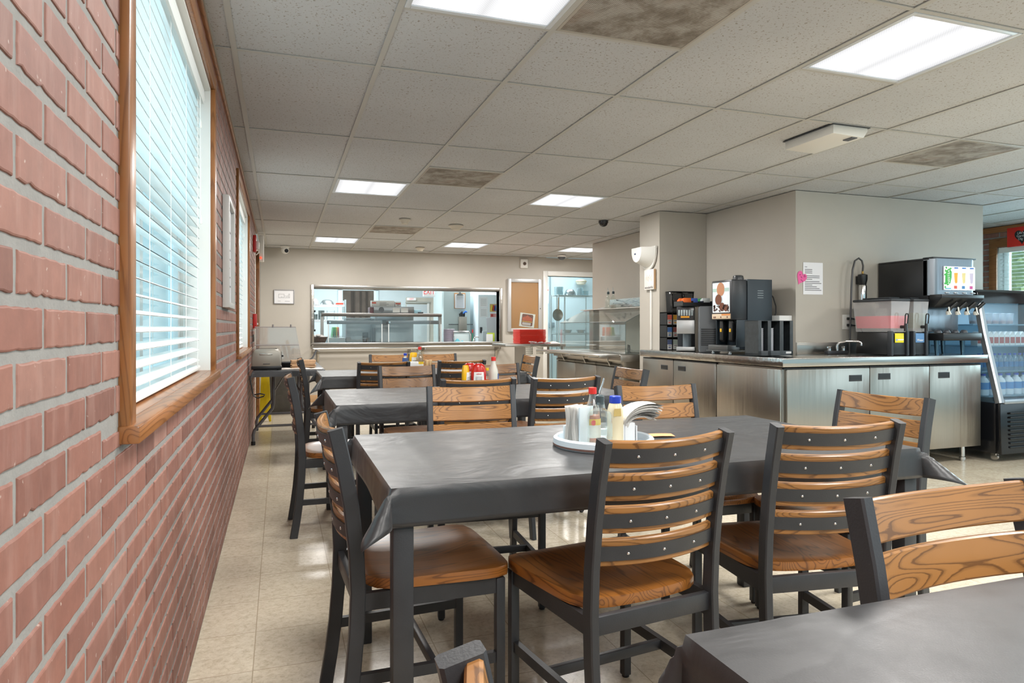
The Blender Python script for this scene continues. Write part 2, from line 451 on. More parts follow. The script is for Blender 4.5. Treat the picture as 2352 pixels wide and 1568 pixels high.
# block of wall on the right with a column
struct('wall_right_block', MB().box((4.24, 4.76, 0), (6.5, 8.8, CEIL)), paint)
struct('column_1', MB().box((3.675, 6.06, 0), (4.238, 6.46, CEIL)), paint)
# right wall: brick with a window
RX = 8.05
RW = (3.2, 5.72, .95, 2.09)
wr = struct('wall_right', wall_with_holes(MB(), RX+.0028, RX+.17, 2.4, 11., CEIL, [RW]), mortar)
b2 = brick_wall('wall_right_brick', RX, 2.4, 7., CEIL-.02, [RW], side=-1); b2.parent = wr; del b2['kind']
# trims
cr = MB(); cr.box((XL-.004, -1.2, CEIL-.026), (XL+.016, 9.0, CEIL-.001), .005); struct('trim_1', cr, trimwood_y)
cr = MB(); cr.box((RX-.02, 2.4, CEIL-.07), (RX+.004, 7., CEIL-.001), .006); struct('trim_2', cr, trimwood_y)
cr = MB(); cr.box((XL-.004, 9.04, 0), (XL+.036, 9.13, 2.1), .006); struct('trim_3', cr, trimwood)
bb = M('baseboard_tan', (190, 152, 112), .5)
struct('baseboard_far', MB().box((XL, YF-.012, 0), (DX0-.09, YF+.001, .11), .003).box((XL+.001, 9.13, 0), (XL+.01, YF, .11)), bb)
mb = MB()
for a, b in (((DX0-.085, YF-.02, 0), (DX0, YF+.15, DZ+.085)), ((DX0+.0002, YF-.02, DZ), (DX1-.0002, YF+.15, DZ+.085)), ((DX1, YF-.02, 0), (DX1+.085, YF+.15, DZ+.085))): mb.box(a, b, .006)
struct('door_1', mb, paint_trim)

# windows: wood casing, white liner, sash, glass; blinds are things of their own
winglass = glass('window_glass', (240, 250, 252), .1)
white_sash = M('sash_white', (232, 236, 236), .4)
def left_window(n, y0, y1):
    t = .014; wd = .058
    mb = MB()
    mb.box((XL-.004, y0-wd, WZ0-.02), (XL+t+.003, y0-.001, WZ1+wd), .003); mb.box((XL-.004, y1+.001, WZ0-.02), (XL+t+.003, y1+wd, WZ1+wd), .003)
    mb.box((XL-.004, y0, WZ1+.001), (XL+t+.002, y1, WZ1+wd), .003)
    w = struct('window_%d' % n, mb, trimwood)
    sl = MB().box((XL-.085, y0+.001, WZ0-.005), (XL-.004, y1-.001, WZ0+.004)).box((XL-.006, y0-wd-.004, WZ0-.03), (XL+.034, y1+wd+.004, WZ0+.004), .004)
    sl.build('window_sill', trimwood_y, w)
    mb = MB(); mb.box((XL-.16, y0, WZ0), (XL-.002, y0+.012, WZ1)); mb.box((XL-.16, y1-.012, WZ0), (XL-.002, y1, WZ1)); mb.box((XL-.16, y0+.0122, WZ1-.012), (XL-.002, y1-.0122, WZ1))
    mb.build('jamb_liner', paint_trim, w)
    mb = MB(); xs = (XL-.16, XL-.12); ym = (y0+y1)/2
    mb.frame(y0+.0125, y1-.0125, WZ0, WZ1-.0125, xs[0], xs[1], .05, 'X'); mb.box((xs[0], ym-.03, WZ0+.0502), (xs[1], ym+.02, WZ1-.0627))
    mb.box((xs[0]+.005, y0+.0627, 1.5), (xs[1]-.005, ym-.0302, 1.535)); mb.box((xs[0]+.005, ym+.0202, 1.5), (xs[1]-.005, y1-.0627, 1.535))
    mb.build('sash', white_sash, w)
    MB().box((XL-.143, y0+.02, WZ0+.02), (XL-.139, y1-.02, WZ1-.02)).build('glass_pane', winglass, w)
    return w
slat_mat = M('blind_white', (236, 240, 238), .45)
cord_mat = M('cord_white', (240, 240, 236), .6)
def blind(label, x, y0, y1, z0, z1, tilt, pitch=.0425, wd=.048, side=1, cords=5, val=True):
    b = thing('window_blind', label, 'blind', (x, (y0+y1)/2, z0), group='white slatted blinds')
    L = (y1-y0)/2; mb = MB(); n = int((z1-z0-.07)/pitch)
    for k in range(n):
        m = Matrix.Translation((0, 0, .05+k*pitch)) @ Matrix.Rotation(tilt*side, 4, 'Y')
        mb.grid(lambda u, v: ((u-.5)*wd, (v-.5)*2*L, .003*(1-(2*u-1)**2)), 4, 1, mx=m)
        mb.grid(lambda u, v: ((.5-u)*wd, (v-.5)*2*L, .003*(1-(2*u-1)**2)-.0022), 4, 1, mx=m)
    mb.build('slat_panel', slat_mat, b)
    MB().box((-.028, -L, z1-z0-.05), (.028, L, z1-z0-.002), .003).build('head_rail', slat_mat, b)
    if val: MB().prism([(-.004, 0), (.004, 0), (.008, .02), (.005, .06), (-.004, .065)], 2*L+.004, mx=Matrix.Translation((.034*side, -L-.002, z1-z0-.068))).build('valance', slat_mat, b)
    MB().box((-.026, -L, .004), (.026, L, .022), .005).build('bottom_rail', slat_mat, b)
    mb = MB()
    for k in range(cords):
        y = -L+.1+k*(2*L-.2)/(cords-1)
        for xx in (-.025, .025): mb.tube([(xx, y, .01), (xx, y, z1-z0-.05)], .0011, 5)
    mb.build('ladder_cord', cord_mat, b)
    mb = MB(); y = L-.1; xx = .033*side
    for q, ln in ((0, .16), (.012, .55)): mb.tube([(xx, y+q, z1-z0-.05), (xx+.002, y+q, z1-z0-ln)], .0015, 5)
    for q, ln in ((0, .16), (.012, .55)): mb.lathe([(.002, .0), (.005, -.02), (.006, -.032), (.002, -.038)], 10, (xx+.002, y+q, z1-z0-ln))
    mb.build('pull_cord', cord_mat, b)
    return b
left_window(1, *WIN[0]); left_window(2, *WIN[1])
blind('long white slatted blind in the near brick wall window', XL-.062, WIN[0][0]+.016, WIN[0][1]-.05, WZ0+.006, WZ1-.014, math.radians(18))
blind('white slatted blind in the farther window of the brick wall', XL-.062, WIN[1][0]+.016, WIN[1][1]-.05, WZ0+.006, WZ1-.014, math.radians(18))
# right window
mb = MB(); y0, y1, z0, z1 = RW
mb.box((RX-.018, y0-.09, z1), (RX+.004, y1+.09, z1+.1), .004); mb.box((RX-.018, y1, z0), (RX+.004, y1+.09, z1), .004); mb.box((RX-.018, y0-.09, z0), (RX+.004, y0, z1), .004)
mb.box((RX-.05, y0-.1, z0-.03), (RX+.1, y1+.1, z0), .004)
w3 = struct('window_3', mb, trimwood_y)
mb = MB()
for a in (y0, (y0+y1)/2-.03, y1-.06): mb.box((RX+.11, a, z0), (RX+.15, a+.06, z1))
for z in (z0, z1-.06): mb.box((RX+.11, y0, z), (RX+.15, y1, z+.06))
mb.build('sash', white_sash, w3); MB().box((RX+.128, y0, z0), (RX+.132, y1, z1)).build('glass_pane', winglass, w3)
blind('white slatted blind with open slats and green shrubs showing through', RX+.05, y0+.01, y1-.01, z0+.35, z1-.004, math.radians(4), side=-1)

# ------------------------------------------------------------------ ceiling fittings
def diffuser_mat():
    T = NT('light_diffuser'); tc = T.n('TexCoord'); sp = T.n('SeparateXYZ', {0: (tc, 'Object')})
    ax = T.n('Math', {0: (sp, 0)}, operation='ABSOLUTE'); d = T.n('Math', {0: (ax, 0), 1: .13}, operation='SUBTRACT'); d = T.n('Math', {0: (d, 0)}, operation='ABSOLUTE')
    r = T.ramp(d, 0, [(0, 1.), (.05, .8), (.15, .35)])
    mp = T.n('Mapping', {'Vector': (tc, 'Object'), 'Scale': (170, 170, 1)}); ck = T.n('TexChecker', {'Vector': (mp, 0), 'Scale': 1., 'Color1': (1, 1, 1, 1), 'Color2': (.9, .9, .92, 1)})
    st = T.n('Math', {0: (r, 0), 1: 1.15}, operation='MULTIPLY'); st = T.n('Math', {0: (st, 0), 1: .4}, operation='ADD')
    e = T.n('Emission', {'Color': (ck, 0), 'Strength': (st, 0)}); T.surf(e); return T.m
diff = diffuser_mat(); frame_mat = M('fixture_frame', (212, 216, 220), .4)
llab = {(1, -1): 'square ceiling light cut off by the top edge, beside a large dirty vent', (4, -1): 'big bright square ceiling light above the coffee counter',
        (1, 2): 'glowing ceiling light second from the brick wall side, beside a middle vent', (4, 2): 'glowing ceiling light in front of the column, middle of the room',
        (1, 5): 'small far ceiling light above the left part of the serving hatch', (4, 5): 'small far ceiling light above the right end of the serving hatch',
        (7, 5): 'far ceiling light partly hidden by the right wall near the dome camera'}
def cell_center(i, j): return ((GX(i)+GX(i+1))/2, (GY(j)+GY(j+.5))/2, CEIL)
hs = .6096/2-.013
first = None
def make_light():
    t = thing('ceiling_light', 'x', 'ceiling light', group='square troffer lights')
    mb = MB(); f = .022
    mb.frame(-hs, hs, -hs, hs, -.002, .012, f, 'Z', .002)
    mb.build('fixture_frame', frame_mat, t)
    MB().box((-hs, -hs, .013), (hs, hs, .09)).build('housing', frame_mat, t)
    MB().grid(lambda u, v: ((u-.5)*2*(hs-f+.002), (.5-v)*2*(hs-f+.002), .004), 1, 1).build('diffuser', diff, t)
    return t
proto = make_light()
for n, (i, j) in enumerate(LIGHTS):
    o = proto if n == 0 else copy_tree(proto); o.location = cell_center(i, j); o['label'] = llab[(i, j)]
def vent_mat():
    T = NT('dirty_vent'); tc = T.n('TexCoord')
    n = T.n('TexNoise', {'Vector': (tc, 'Object'), 'Scale': 6., 'Detail': 8., 'Roughness': .7, 'Distortion': .35})
    c = T.ramp(n, 0, [(.3, lin(104, 92, 78)), (.45, lin(146, 136, 124)), (.56, lin(180, 173, 164)), (.75, lin(196, 192, 186))])
    n2 = T.n('TexNoise', {'Vector': (tc, 'Object'), 'Scale': 3.2, 'Detail': 3.}); ru = T.ramp(n2, 0, [(.6, 0.), (.72, .6)])
    a = mixc(T, (ru, 0), (c, 0), lin(140, 98, 62))
    vo = T.n('TexVoronoi', {'Vector': (tc, 'Object'), 'Scale': 150.}, feature='F1'); vo.inputs['Randomness'].default_value = 0.
    h = T.ramp(vo, 0, [(.3, .35), (.42, 1.)])
    a2 = mixc(T, 1., (a, 2), (h, 0), 'MULTIPLY')
    b = T.n('BsdfPrincipled', {'Base Color': (a2, 2), 'Roughness': .7}); T.surf(b); return T.m
vlab = {(2, -1): 'large dust-stained perforated ceiling vent at the top edge beside the light', (2, 1.5): 'dirty ceiling vent beside the light in the middle of the room',
        (2, 4): 'small far ceiling vent with a rusty stain in its centre', (7, 0): 'dirty ceiling vent high above the drink fridge on the right'}
def make_vent():
    t = thing('ceiling_vent', 'x', 'ceiling vent', group='perforated return vents')
    MB().box((-hs, -hs, .001), (hs, hs, .006)).build('perforated_plate', vent_mat(), t)
    mb = MB(); f = .012
    mb.frame(-hs, hs, -hs, hs, -.001, .0045, f, 'Z', .001)
    mb.build('vent_frame', M('vent_frame_paint', (176, 168, 156), .6), t)
    return t
proto = make_vent()
for n, (i, j) in enumerate(VENTS):
    o = proto if n == 0 else copy_tree(proto); o.location = cell_center(i, j); o['label'] = vlab[(i, j)]
    if n: o.rotation_euler.z = (n % 2)*PI
# fittings hung under the tiles
t = thing('air_sensor', 'white slanted panel fixed under a ceiling tile near the coffee counter', 'ceiling device', (3.19, 3.33, CEIL))
MB().prism([(-.13, -.055), (.1, -.062), (.13, -.02), (.13, 0), (-.13, 0)], .4, .004, Matrix.Translation((0, -.2, 0))).build('housing', white_plastic, t)
MB().box((.02, -.19, -.066), (.06, -.12, -.06)).build('slot', M('slot_grey', (90, 92, 96), .5), t)
MB().box((-.14, -.21, -.004), (.14, .21, 0)).build('mount_plate', M('mount_dark', (60, 62, 64), .6), t)
def smoke(label, x, y, s=1.):
    t = thing('smoke_detector', label, 'smoke detector', (x, y, CEIL), group='round ceiling detectors')
    MB().lathe([(.07*s, 0), (.07*s, -.012), (.062*s, -.018), (.05*s, -.03), (.035*s, -.052), (0, -.055)], 20).build('body', M('detector_beige', (206, 198, 184), .5), t)
    MB().lathe([(.036*s, -.048), (.034*s, -.052), (.03*s, -.052)], 16, cap=False).build('sensor_ring', M('detector_grey', (120, 116, 110), .5), t)
smoke('flat round detector above the small far vent', 1.302, 7.43, .9)
smoke('cone-shaped smoke detector just right of the small far vent', 1.945, 7.69, 1.25)
smoke('tiny far smoke detector left of the far right ceiling light', 1.98, 10.0, 1.)
def dome(name, label, x, y, base, ballm, r):
    t = thing(name, label, 'security camera', (x, y, CEIL))
    MB().lathe([(r, 0), (r, -.02), (r*.9, -.03)], 20).build('ceiling_mount', base, t)
    MB().ball((0, 0, -.03), r*.85, (1, 1, .8), 16).build('dome_cover', ballm, t)
dome('dome_camera', 'black domed camera under the ceiling in front of the column', 3.42, 6.82, M('dome_black', (40, 40, 42), .3), M('dome_glass_dark', (28, 28, 30), .15), .055)
dome('dome_camera', 'white based dome camera above the kitchen doorway', 4.4, 10.3, white_plastic, M('dome_glass_grey', (72, 74, 78), .2), .075)
t = thing('turret_camera', 'white ball security camera in the far left ceiling corner', 'security camera', (.07, 10.45, CEIL))
MB().lathe([(.065, 0), (.065, -.02), (.05, -.035)], 18).build('ceiling_mount', white_plastic, t)
MB().ball((0, -.01, -.06), .056, seg=16).build('camera_ball', white_plastic, t)
MB().cyl((.02, -.055, -.075), .028, .03, axis='Y').build('lens', black_plastic, t)
# ------------------------------------------------------------------ dining tables, cloths, chairs
TZ = .748
def vinyl():
    T = NT('black_vinyl_cloth'); tc = T.n('TexCoord'); oi = T.n('ObjectInfo')
    ad = T.n('VectorMath', {0: (tc, 'Object'), 1: (oi, 'Location')}, operation='ADD')
    mp = T.n('Mapping', {'Vector': (ad, 0), 'Scale': (1.5, 2.8, 2), 'Rotation': (0, 0, .6)})
    n1 = T.n('TexNoise', {'Vector': (mp, 0), 'Scale': 2., 'Detail': 3., 'Roughness': .5, 'Distortion': 1.4})
    n2 = T.n('TexNoise', {'Vector': (ad, 0), 'Scale': 1.3, 'Detail': 2.})
    msk = T.ramp(n2, 0, [(.42, .08), (.62, 1.)])
    h = T.n('Math', {0: (n1, 0), 1: (msk, 0)}, operation='MULTIPLY')
    n3 = T.n('TexNoise', {'Vector': (ad, 0), 'Scale': 14., 'Detail': 3.})
    rr = T.ramp(n3, 0, [(.3, .34), (.7, .44)])
    b = T.n('BsdfPrincipled', {'Base Color': lin(46, 46, 48), 'Roughness': (rr, 0), 'Specular IOR Level': .6, 'Sheen Weight': .12, 'Sheen Roughness': .4})
    bp = T.n('Bump', {'Height': (h, 0), 'Strength': .8, 'Distance': .018})
    n4 = T.n('TexNoise', {'Vector': (ad, 0), 'Scale': 420., 'Detail': 1.})
    bp2 = T.n('Bump', {'Height': (n4, 0), 'Strength': .12, 'Distance': .001, 'Normal': (bp, 0)}); T.link(bp2, 0, b, 'Normal')
    T.surf(b); return T.m
vinyl_m = vinyl()
def cloth_mesh(a, b, d, flare, seed, pinch=0.):
    """cloth over a 2a x 2b top with overhang d; flare gives each corner's outward swing"""
    rng = random.Random(seed); mb = MB(); st = .022
    nd = 8; nu, nv = int(2*a/st)+2*nd, int(2*b/st)+2*nd
    def lines(h, n): return [-h-d+d*i/nd for i in range(nd)]+[-h+2*h*i/(n-2*nd) for i in range(n-2*nd)]+[h+d*i/nd for i in range(nd+1)]
    LX, LY = lines(a, nu), lines(b, nv)
    ph = [rng.uniform(0, 6) for _ in range(8)]
    def fn(u, v):
        x = LX[round(u*nu)]; y = LY[round(v*nv)]
        du, dv = max(0, abs(x)-a), max(0, abs(y)-b); sx, sy = (1 if x > 0 else -1), (1 if y > 0 else -1)
        X, Y, Z = min(abs(x), a)*sx, min(abs(y), b)*sy, 0.
        if du < 1e-7 and dv < 1e-7:
            e = min(a-abs(x), b-abs(y)); Z = .0012*math.sin(x*7+ph[0])*math.sin(y*9+ph[1])*min(1, e*20)
            for cx in (-a+.16, a-.19): Z += .0022*max(0, 1-abs(x-cx)/.012)
            return (X, Y, Z)
        r = math.hypot(du, dv); k = r/d
        q = (du*dv)/(r*r)*2
        fl = flare[(0 if sx < 0 else 1)+(0 if sy < 0 else 2)]
        out = .004+.010*k*(.5+.5*math.sin((x if dv > du else y)*8+ph[2])*math.sin((x if dv > du else y)*3.1+ph[3]))
        if du > 1e-7 and dv > 1e-7:
            X += sx*(out*du/r+q**1.1*fl*r*.8*(du/r)); Y += sy*(out*dv/r+q**1.1*fl*r*.8*(dv/r)); Z = -r*(1-.07*q*fl)
        elif du > 1e-7: X += sx*out; Z = -du
        else: Y += sy*out; Z = -dv
        return (X, Y, Z-.0015)
    mb.grid(fn, nu, nv)
    bm = mb.bm
    bmesh.ops.recalc_face_normals(bm, faces=bm.faces[:])
    return mb
def dining_table(x0, x1, y0, y1, tlab, clab, flare, d, seed):
    cx, cy = (x0+x1)/2, (y0+y1)/2; a, b = (x1-x0)/2-.006, (y1-y0)/2-.006
    t = thing('dining_table', tlab, 'table', (cx, cy, 0), group='dining tables under black cloths')
    MB().box((-a, -b, TZ-.037), (a, b, TZ-.009), .003).build('tabletop', M('table_laminate', (90, 66, 44), .5), t)
    L = .052
    for sx in (-1, 1):
        for sy in (-1, 1):
            ox, oy = sx*(a-L/2-.001), sy*(b-L/2-.001)
            MB().box((ox-L/2, oy-L/2, 0), (ox+L/2, oy+L/2, TZ-.035), .004).build('table_leg', black_metal, t)
    mb = MB()
    for sy in (-1, 1): mb.box((-a+L, sy*(b-.03)-.012, TZ-.1), (a-L, sy*(b-.03)+.012, TZ-.035))
    for sx in (-1, 1): mb.box((sx*(a-.03)-.012, -b+L, TZ-.1), (sx*(a-.03)+.012, b-L, TZ-.035))
    mb.build('apron', black_metal, t)
    o = solo('tablecloth', clab, 'tablecloth', cloth_mesh(a+.004, b+.004, d, flare, seed), vinyl_m, (cx, cy, TZ-.002), group='black vinyl tablecloths', sharp=52)
    md = o.modifiers.new('thickness', 'SOLIDIFY'); md.thickness = .0012; md.offset = 1.
dining_table(.256, 1.985, 1.662, 2.535, 'dining table with condiment tray of napkins and oil bottle', 'black vinyl cloth under the tray of napkins and oil bottle', (1.0, 1.3, 1.2, 1.0), .092, 1)
dining_table(.268, 2.0, 3.525, 4.428, 'dining table holding two red ketchup bottles', 'black vinyl cloth under the red ketchup bottles', (1.3, 1.0, 1.2, 1.), .098, 2)
dining_table(.318, 2.06, 5.6, 6.44, 'farthest dining table, holding a tall clear bottle and a wooden block', 'black vinyl cloth on the farthest dining table', (1.2, 1.4, .9, 1.2), .098, 3)
dining_table(.492, 2.22, -.13, .752, 'dining table cut off at the lower right corner of the view', 'black vinyl cloth filling the lower right corner, nothing on it', (1., 1., .55, .8), .10, 4)

def make_chair():
    t = thing('dining_chair', 'x', 'chair', group='oak and black metal ladder-back dining chairs')
    pts = [(-.278, 0), (-.262, .1), (-.249, .2), (-.239, .32), (-.235, .43), (-.240, .54), (-.253, .66), (-.272, .77), (-.295, .87)]
    def py(z):
        for (ya, za), (yb, zb) in zip(pts, pts[1:]):
            if za <= z <= zb: return ya+(yb-ya)*(z-za)/(zb-za)
        return pts[-1][0]
    PXc = .194
    for s in (-1, 1):
        MB().sweep([(s*PXc, y, z) for y, z in pts], .025, .041, bev=.0035).build('rear_leg', black_metal, t)
    for s in (-1, 1):
        l = MB().box((s*.205-.0135, .155, .008), (s*.205+.0135, .182, .42), .003).build('front_leg', black_metal, t)
        MB().lathe([(.009, 0), (.012, .002), (.012, .012)], 10, (s*.205, .168, 0)).build('foot_glide', black_plastic, l)
    mb = MB()
    mb.box((-.2, .156, .376), (.2, .178, .423), .002); mb.box((-.19, -.243, .376), (.19, -.223, .423), .002)
    for s in (-1, 1): mb.sweep([(s*.203, .165, .3995), (s*.192, -.225, .3995)], .02, .047, ax=Vector((1, 0, 0)))
    mb.build('seat_frame', black_metal, t)
    for s in (-1, 1): MB().sweep([(s*.203, .16, .19), (s*.194, py(.19)+.015, .19)], .018, .03).build('stretcher', black_metal, t)
    MB().box((-.195, -.03, .176), (.195, -.012, .204), .002).build('stretcher', black_metal, t)
    # saddle seat
    def edge(a):
        c, s_ = math.cos(a), math.sin(a); p = 7.
        m = (abs(c)**p+abs(s_)**p)**(-1/p); return c*m, s_*m
    def plan(ex, ey):
        hw = .217+.018*ey; x = ex*hw
        y = .005+ey*.2
        if ey < 0: y -= .022*(1-ex*ex)*(-ey)*(-ey)
        if ey > 0: y += .006*(1-ex*ex)*ey
        return x, y
    t2 = bmesh.new(); NA, NR = 48, 9; rings = []
    for r in range(1, NR+1):
        k = (r/NR)**.8; ring = []
        for q in range(NA):
            ex, ey = edge(2*PI*q/NA); ex *= k; ey *= k; x, y = plan(ex, ey)
            dish = .013*(1-min(1, (ex*ex*.95)**2))*max(0, 1-(ey+.15)**2*1.05)*(1-.35*math.exp(-(x/.05)**2)*max(0, ey+.1))
            fall = -.008*max(0, ey-.75)/.25*(1-ex**4) if ey > .75 else 0
            rim = -.003 if r == NR else 0
            ring.append(t2.verts.new((x, y, .458-dish+fall+rim)))
        rings.append(ring)
    cv = t2.verts.new((*plan(0, 0), .458-.013*.94))
    for q in range(NA): t2.faces.new((cv, rings[0][q], rings[0][(q+1) % NA]))
    last = rings[-1]
    for kx, z in ((1.008, -.006), (1.008, -.022), (1.0, -.031)):
        ring = []
        for q in range(NA):
            ex, ey = edge(2*PI*q/NA); x, y = plan(ex, ey)
            zz = rings[-1][q].co.z if z > -.03 else .425
            ring.append(t2.verts.new((x*kx, (y-.005)*kx+.005, max(zz+z, .426) if z > -.03 else .4255)))
        rings.append(ring)
    for a, b in zip(rings, rings[1:]):
        for q in range(NA): t2.faces.new((a[q], b[q], b[(q+1) % NA], a[(q+1) % NA]))
    t2.faces.new(rings[-1][::-1]); bmesh.ops.recalc_face_normals(t2, faces=t2.faces[:])
    MB()._add(t2).build('seat', oak_seat, t, sharp=50)
    # four curved slats with a bolted strap on the back
    for k in range(4):
        zc = .8335-.0835*k; y0 = py(zc); sl = math.atan2(py(zc+.03)-py(zc-.03), .06)
        m = Matrix.Translation((0, y0, zc)) @ Matrix.Rotation(-sl, 4, 'X')
        def arc(hw, dep, back, n=12):
            return [(-hw+2*hw*i/n, back-dep*(1-((2*i/n)-1)**2), 0) for i in range(n+1)]
        wslat = MB().sweep(arc(.184, .030, .008), .069, .016, ax=Vector((0, 0, 1)), mx=m, bev=.003).build('slat', oak, t)
        MB().sweep(arc(.186, .030, -.003), .036, .004, ax=Vector((0, 0, 1)), mx=m).build('metal_strap', black_metal, wslat)
        for sx in (-.105, .0, .105):
            yy = -.005-.030*(1-(sx/.186)**2)
            sc = MB(); sc.lathe([(.0048, 0), (.0044, .0016), (.0028, .003), (.0022, .0016), (0, .0016)], 10, mx=m @ Matrix.Translation((sx, yy+.001, -.001)) @ Matrix.Rotation(PI/2, 4, 'X'))
            sc.build('screw', chrome, wslat)
    return t
RK = .295
CH = [  # top centre x, y, rotation, label
 (.131, 2.054, -87.6, 'chair at the left head of the condiment tray table, oak slats edge-on'),
 (.928, 1.487, 7.6, 'chair seen from behind with full view of four bolted slats and amber seat'),
 (1.506, 1.520, -7.8, 'chair seen from behind, right of the amber-seated one, seat dished and shaded'),
 (.839, 3.034, 175.2, 'chair facing the view with wavy-grained slats, left behind the condiment tray table'),
 (1.675, 2.80, 177.5, 'chair facing the view directly right of the white napkins'),
 (2.325, 2.115, 95.7, 'chair at the right head of the condiment tray table, turned before steel cabinets'),
 (.050, 4.04, -89, 'chair at the left head of the ketchup table near the brick wall'),
 (.997, 3.445, 0, 'back-turned chair hidden behind the wavy-grained chair, below the ketchup bottles'),
 (1.485, 3.405, 4, 'back-turned chair left of the red-capped hot sauce on the tray'),
 (.850, 4.79, 186, 'facing chair across the ketchup table, left of the ketchup bottles'),
 (1.50, 4.82, 181, 'facing chair across the ketchup table, partly behind ketchup and white bottle'),
 (2.225, 4.02, 90, 'chair at the right head of the ketchup table standing before the steel cabinets'),
 (.165, 6.12, -90, 'chair at the left head of the farthest table, near the toaster'),
 (.775, 5.36, 2.5, 'back-turned chair at the farthest table, the left one of its near side'),
 (1.425, 5.42, 4, 'back-turned chair at the farthest table, behind the ketchup bottles'),
 (1.04, 6.80, 181, 'facing chair at the far side of the farthest table, left of the tall clear bottle'),
 (1.52, 6.82, 180, 'facing chair at the far side of the farthest table, right of the tall clear bottle'),
 (2.29, 6.10, 88, 'chair at the right head of the farthest table, below the red trays'),
 (1.067, .851, 182.3, 'large close chair facing the view at right edge with broad oak slats'),
 (.142, .353, -90, 'chair of which only one black post top shows at the bottom edge'),
]
proto = make_chair()
for n, (x, y, r, lab) in enumerate(CH):
    o = proto if n == 0 else copy_tree(proto)
    a = math.radians(r); o.rotation_euler = (0, 0, a)
    o.location = (x-math.sin(a)*RK, y+math.cos(a)*RK, 0); o['label'] = lab
# ------------------------------------------------------------------ helpers for things modelled at their place in the room
def wp(parent, name, mat, mb, sharp=38):
    r = parent
    while r.parent: r = r.parent
    mb.bm.transform(Matrix.Translation(-r.location)); return mb.build(name, mat, parent, sharp=sharp)
def ws(name, label, cat, mb, mat, group=None, sharp=38):
    bm = mb.bm; xs = [v.co for v in bm.verts]
    b = Vector(((min(v.x for v in xs)+max(v.x for v in xs))/2, (min(v.y for v in xs)+max(v.y for v in xs))/2, min(v.z for v in xs)))
    bm.transform(Matrix.Translation(-b)); o = mb.build(name, mat, None, b, sharp=sharp); return tag(o, label, cat, group)
def recol(name, c, rough=.4, **k): return M(name, c, rough, **k)
clear = glass('clear_plastic', (248, 250, 249), .25, .05, .1)
bottle_glass = glass('bottle_glass', (246, 250, 247), .3, .03, .08)
oil_m = glass('oil_yellow', (214, 196, 92), .1, .05, .25, (190, 170, 60))
TT = TZ+.0005
# ------------------------------------------------------------------ on the tray table
tray = thing('condiment_tray', 'white round plastic tray holding napkins and bottles', 'tray', (1.02, 2.035, TT))
MB().lathe([(0, .004), (.14, .004), (.148, .01), (.152, .03), (.158, .034), (.166, .028), (.168, .012), (.16, 0), (0, 0)], 40, cap=False).build('tray_body', M('tray_white', (205, 214, 220), .35), tray)
MB().lathe([(.1675, .012), (.1682, .012), (.1682, .006), (.1655, .006)], 40, cap=False).build('underside_ring', M('tray_brown', (120, 88, 78), .6), tray)
Z1 = TT+.0045
def sauce_bottle(label, x, y, z, h, liquid, level, capm, capr, labels=(), body='glass', r=.027, group=None, name='sauce_bottle', cat='bottle'):
    t = thing(name, label, cat, (x, y, z), group=group)
    prof = [(r*.9, 0), (r, .006), (r, h*.52), (r*.9, h*.62), (r*.52, h*.78), (r*.42, h*.86), (r*.42, h*.92)]
    MB().lathe(prof, 20).build('bottle_body', bottle_glass if body == 'glass' else body, t)
    if liquid:
        q = [(p[0]*.93, p[1]) for p in prof if p[1] < h*level]; q.append((r*(.93 if level < .55 else .7), h*level))
        MB().lathe([(a, max(b, .003)) for a, b in q], 20).build('liquid', liquid, t)
    MB().lathe([(capr, h*.885), (capr*1.02, h*.9), (capr, h*.995), (capr*.9, h)], 18).build('cap', capm, t)
    for nm, z0, z1, m in labels:
        MB().lathe([(r*1.012, h*z0), (r*1.02, h*z0), (r*1.02, h*z1), (r*1.012, h*z1)], 20, cap=False).build(nm, m, t)
    return t
capred = M('cap_red', (222, 52, 44), .4); capblue = M('cap_blue', (34, 66, 184), .35); lab_white = M('label_white', (232, 232, 230), .6)
lab_yellow = M('label_yellow', (238, 200, 40), .5); sauce_o = M('hot_sauce', (214, 100, 34), .35)
b = sauce_bottle('hot sauce bottle with red cap and yellow and white label on the round tray', 1.0, 2.075, Z1, .186, sauce_o, .5, capred, .0135, [('paper_label', .1, .33, lab_white), ('label_band', .33, .44, lab_yellow)])
MB().lathe([(.0007, 0), (.009, 0), (.009, .001), (.0007, .001)], 14, mx=Matrix.Translation((-.009, -.0262, .07)) @ Matrix.Rotation(PI/2, 4, 'X')).build('label_emblem', capred, b)
t = thing('oil_cruet', 'square glass oil bottle with steel pour spout standing on the tray', 'bottle', (.968, 1.955, Z1))
MB().lathe([(.029, 0), (.034, .004), (.034, .105), (.031, .118), (.015, .13), (.012, .15)], 24, sq=.35).build('bottle_body', bottle_glass, t)
MB().lathe([(.028, .003), (.0285, .022), (.0, .022)], 24, sq=.35).build('liquid', glass('oil_pale', (206, 178, 130), .1, .05, .3, (176, 120, 80)), t)
MB().lathe([(.0125, .142), (.0145, .145), (.0135, .152), (.0145, .157), (.0135, .163), (.0145, .168), (.012, .172), (.006, .174)], 16).build('stopper', M('stopper_rubber', (70, 84, 88), .3), t)
MB().tube([(0, 0, .17), (0, 0, .185), (.008, -.001, .205), (.014, -.002, .226)], [.004, .0038, .0032, .0028], 10).build('pour_spout', chrome, t)
MB().tube([(0, 0, .145), (.002, 0, .1)], .0014, 6).build('air_tube', black_plastic, t)
t = thing('dressing_bottle', 'creamy dressing bottle with bright blue cap on the round tray', 'bottle', (1.062, 2.03, Z1))
MB().lathe([(.025, 0), (.0275, .005), (.0275, .09), (.0265, .112), (.022, .13), (.0175, .138)], 22).build('bottle_body', M('dressing_cream', (214, 200, 168), .3), t)
MB().lathe([(.0195, .136), (.02, .138), (.0195, .158), (.017, .16), (0, .16)], 20).build('cap', capblue, t)
